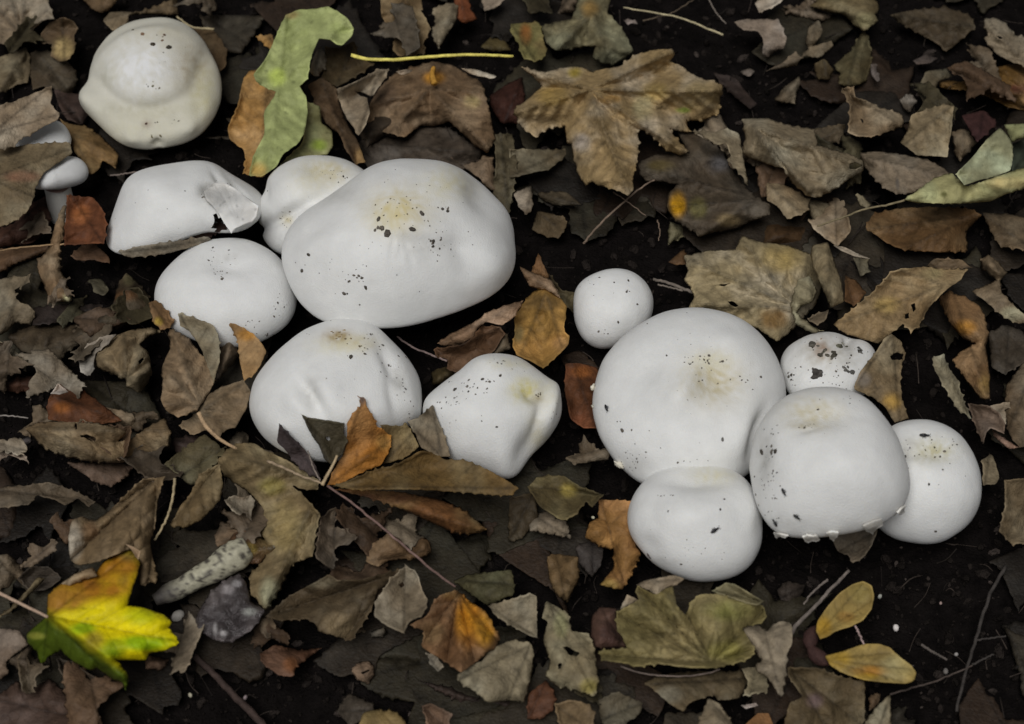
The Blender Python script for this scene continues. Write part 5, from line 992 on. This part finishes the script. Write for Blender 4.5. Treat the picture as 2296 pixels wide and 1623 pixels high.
lump('mushroom_remnant','old broken mushroom stem with dark spots lying below the crinkled olive leaf','mushroom remnant',None,(346,1346),(556,1226),19,33,(16,17,20),[(140,136,118),(62,58,52),(52,48,46)],4,bend=6)
twig('leaf_stalk','pale stalk reaching from the orange maple leaf onto the crinkled olive leaf',None,'722,1084 680,1068 640,1050 600,1034',2.2,3.2,(34,30),(128,112,92),'leaf stalk')
twig('leaf_stalk','thin grey stalk rising from the orange maple leaf to the purple grey leaf',None,'718,1078 704,1050 690,1010',1.8,1.4,(36,44),(110,100,92),'leaf stalk')
def stone(label, tile, c, r, col, seed, cat='stone', z=0.003):
    p = P(conv(tile, [c]), z)[0]; V0, F0 = blob_unit()
    V, F = blobs([p], [(0.1, 0.1, 1)], [r * MPP], .75, seed, .25)
    o = mesh_obj('stone', V, F, np.tile(lin(col) / .7, (len(V), 1)), M_STONE)
    m = o.modifiers.new('round', 'SUBSURF'); m.levels = 1; m.render_levels = 1
    return tag(o, label, cat)
stone('largest white stone chip on the dark soil right of the seed wings',(3,2),(860,975),10,(190,184,180),2)
stone('white stone chip touching the tip of the upper seed wing',(3,2),(752,765),8,(140,140,132),3)
stone('tiny pinkish stone on dark soil above the largest white chip',(3,2),(1162,810),4.5,(130,112,106),5)
stone('pale rounded stone between the vivid yellow leaf and the old broken stem',(0,2),(1200,900),18,(128,124,118),6,z=.004)
stone('tiny white stone on dark soil right of the short grey twig',(3,2),(1266,1155),5.5,(134,130,126),7)
stone('dull grey stone on dark soil below the short grey twig',(3,2),(1195,1270),8,(92,88,84),8)
stone('white grain of grit beside the thick dark stick',(0,2),(1280,1430),7,(150,144,126),9)
stone('pinkish grain of grit on the stick below the vivid yellow leaf',(0,2),(1650,1445),7,(120,108,108),10,z=.006)
stone('shiny white grain beside the orange leaf behind the squat mushroom',(2,2),(545,234),4.5,(190,185,160),11,z=.013)
stone('whitish grain of grit near the yellowish leaf at the lower frame edge',(1,2),(1035,1393),6,(130,124,128),12)
# springtails on the caps
def insect(label, key, c, ang, s, group=None):
    d = Vector(rays(np.array(c, float))[0]).normalized(); h = BVH[key].ray_cast(Vector(CAM), d); p = np.array(h[0]); nn = h[1] if h[1].dot(d) < 0 else -h[1]
    nn = np.array(nn); tgt = P(np.array(c, float) + 10 * np.array([math.cos(math.radians(ang)), math.sin(math.radians(ang))]), p[2])[0] - p
    ax_ = tgt - nn * (tgt @ nn); ax_ /= np.linalg.norm(ax_); sd_ = np.cross(nn, ax_); ln = s * MPP
    t = thing('insect', label, 'insect', tuple(p), group)
    u = np.linspace(-1, 1, 15); prof = np.interp(u, [-1, -.85, -.3, .25, .42, .5, .62, .85, 1], [.04, .17, .30, .27, .16, .13, .19, .17, .04])
    pth = p + nn * ln * .22 + np.outer(u * ln * .5, ax_)
    V, F = tube(pth, prof * ln * .62, 12, .03, 2)
    mesh_obj('body', V, F, np.tile([.012, .012, .014], (len(V), 1)), M_BUG, t)
    for sg in (-1, 1):
        a = resample(np.array([pth[13], pth[13] + ax_ * ln * .14 + sd_ * sg * ln * .10, pth[13] + ax_ * ln * .22 + sd_ * sg * ln * .22]), 6)
        V, F = tube(a, np.full(6, ln * .02), 5, 0, 1); mesh_obj('antenna', V, F, np.tile([.015] * 3, (len(V), 1)), M_BUG, t)
        for k in (5, 7, 9):
            a = resample(np.array([pth[k], pth[k] + sd_ * sg * ln * .18, pth[k] + sd_ * sg * ln * .26 - nn * ln * .2]), 5)
            V, F = tube(a, np.full(5, ln * .022), 5, 0, 1); mesh_obj('leg', V, F, np.tile([.015] * 3, (len(V), 1)), M_BUG, t)
insect('tiny black insect on the left flank of the largest cap','largest',(1362,915),70,17)
insect('tiny black insect on the squat mushroom in front of the largest cap','front',(1601,1188),-35,19)
for c, a in (((1759,1102),80),((1740,1171),-70),((1787,1157),55)): insect('tiny black insect on the lower flank of the tall ragged mushroom','ragged',c,a,16,'insects on the ragged mushroom')
insect('tiny black insect on the crown of the egg-shaped mushroom','end',(2072,978),5,20)
# crumbs of soil and plant fibres, past counting
r = np.random.default_rng(77); N = 8000
q = np.stack([r.uniform(-60, 2360, N), r.uniform(-60, 1690, N)], 1)
cp = P(q, 0.0); cp[:, 2] = ground_z(cp[:, 0], cp[:, 1]) + .0006
sz = .0005 + .0022 * r.random(N) ** 4
V, F = blobs(cp, r.normal(size=(N, 3)) * .5 + np.array([0, 0, 1]), sz, .7, 5, .6)
bigc = None; tone = np.where(r.random(N) < .06, 2.6, .8) * (.5 + r.random(N))
o = mesh_obj('soil_crumbs', V, F, np.repeat(lin((40, 35, 32))[None] * tone[:, None], 20, 0), M_SOIL, origin=(0, 0, 0), smooth=False)
o['kind'] = 'stuff'; tag(o, 'dark crumbs of humus scattered over the bare soil', 'soil')
VV = []; FF = []; CC = []; off = 0
for i in range(420):
    c = np.array([r.uniform(-50, 2350), r.uniform(-50, 1680)]); a = r.random() * 6.28; ln = r.uniform(15, 75)
    e = np.array([math.cos(a), math.sin(a)]) * ln
    b3 = P(np.array([c, c + e * .5 + r.normal(size=2) * 4, c + e]), .001 + .007 * r.random(3)); p3 = resample(b3, 7)
    v, f = tube(p3, np.full(7, r.uniform(.5, 1.5) * MPP), 5, .2, i % 50)
    VV.append(v); FF += [tuple(k + off for k in ff) for ff in f]; off += len(v)
    CC.append(np.tile(lin((58, 50, 44)) * r.uniform(.3, 1.4), (len(v), 1)))
o = mesh_obj('plant_fibres', np.vstack(VV), FF, np.vstack(CC), M_WOOD, origin=(0, 0, 0))
o['kind'] = 'stuff'; tag(o, 'fine dark rootlets and plant fibres tangled on the soil', 'plant debris')
# the litter goes on around the patch in view
VV = []; FF = []; CC = []; off = 0; pal = [(124,112,92),(104,94,80),(92,74,56),(70,60,50),(84,80,58),(110,78,48),(60,52,46)]
for i in range(1500):
    c = np.array([r.uniform(-.85, .85), r.uniform(-.75, .95)])
    q = proj(np.array([[c[0], c[1], 0.004]]))[0][0]
    if -110 < q[0] < 2406 and -110 < q[1] < 1733: continue
    pl = maple_poly(r.uniform(.02, .045), r.random() * 6.28) if r.random() < .7 else scrap_poly(r.uniform(.015, .03), r.random() * 6.28)
    n = len(pl); z0 = r.uniform(.003, .016); sl = r.normal(size=2) * .22
    rings = [pl * 1.0, pl * .66, pl * .33]; v = np.vstack(rings + [np.zeros((1, 2))]) + c
    z = z0 + (v - c) @ sl + .005 * fbm(v[:, 0] * 45, v[:, 1] * 45, i % 60, 2)
    VV.append(np.c_[v, np.maximum(z, ground_z(v[:, 0], v[:, 1]) + .001)])
    for k in range(n):
        k2 = (k + 1) % n
        FF += [(off + k, off + k2, off + n + k2, off + n + k), (off + n + k, off + n + k2, off + 2 * n + k2, off + 2 * n + k), (off + 2 * n + k, off + 2 * n + k2, off + 3 * n)]
    off += len(v); CC.append(np.tile(lin(pal[i % 7]) / KLEAF * r.uniform(.6, 1.1), (len(v), 1)))
o = mesh_obj('leaf_litter', np.vstack(VV), FF, np.vstack(CC), M_LEAF, origin=(0, 0, 0))
o['kind'] = 'stuff'; tag(o, 'mixed brown leaf litter carpeting the ground all around', 'leaf litter')
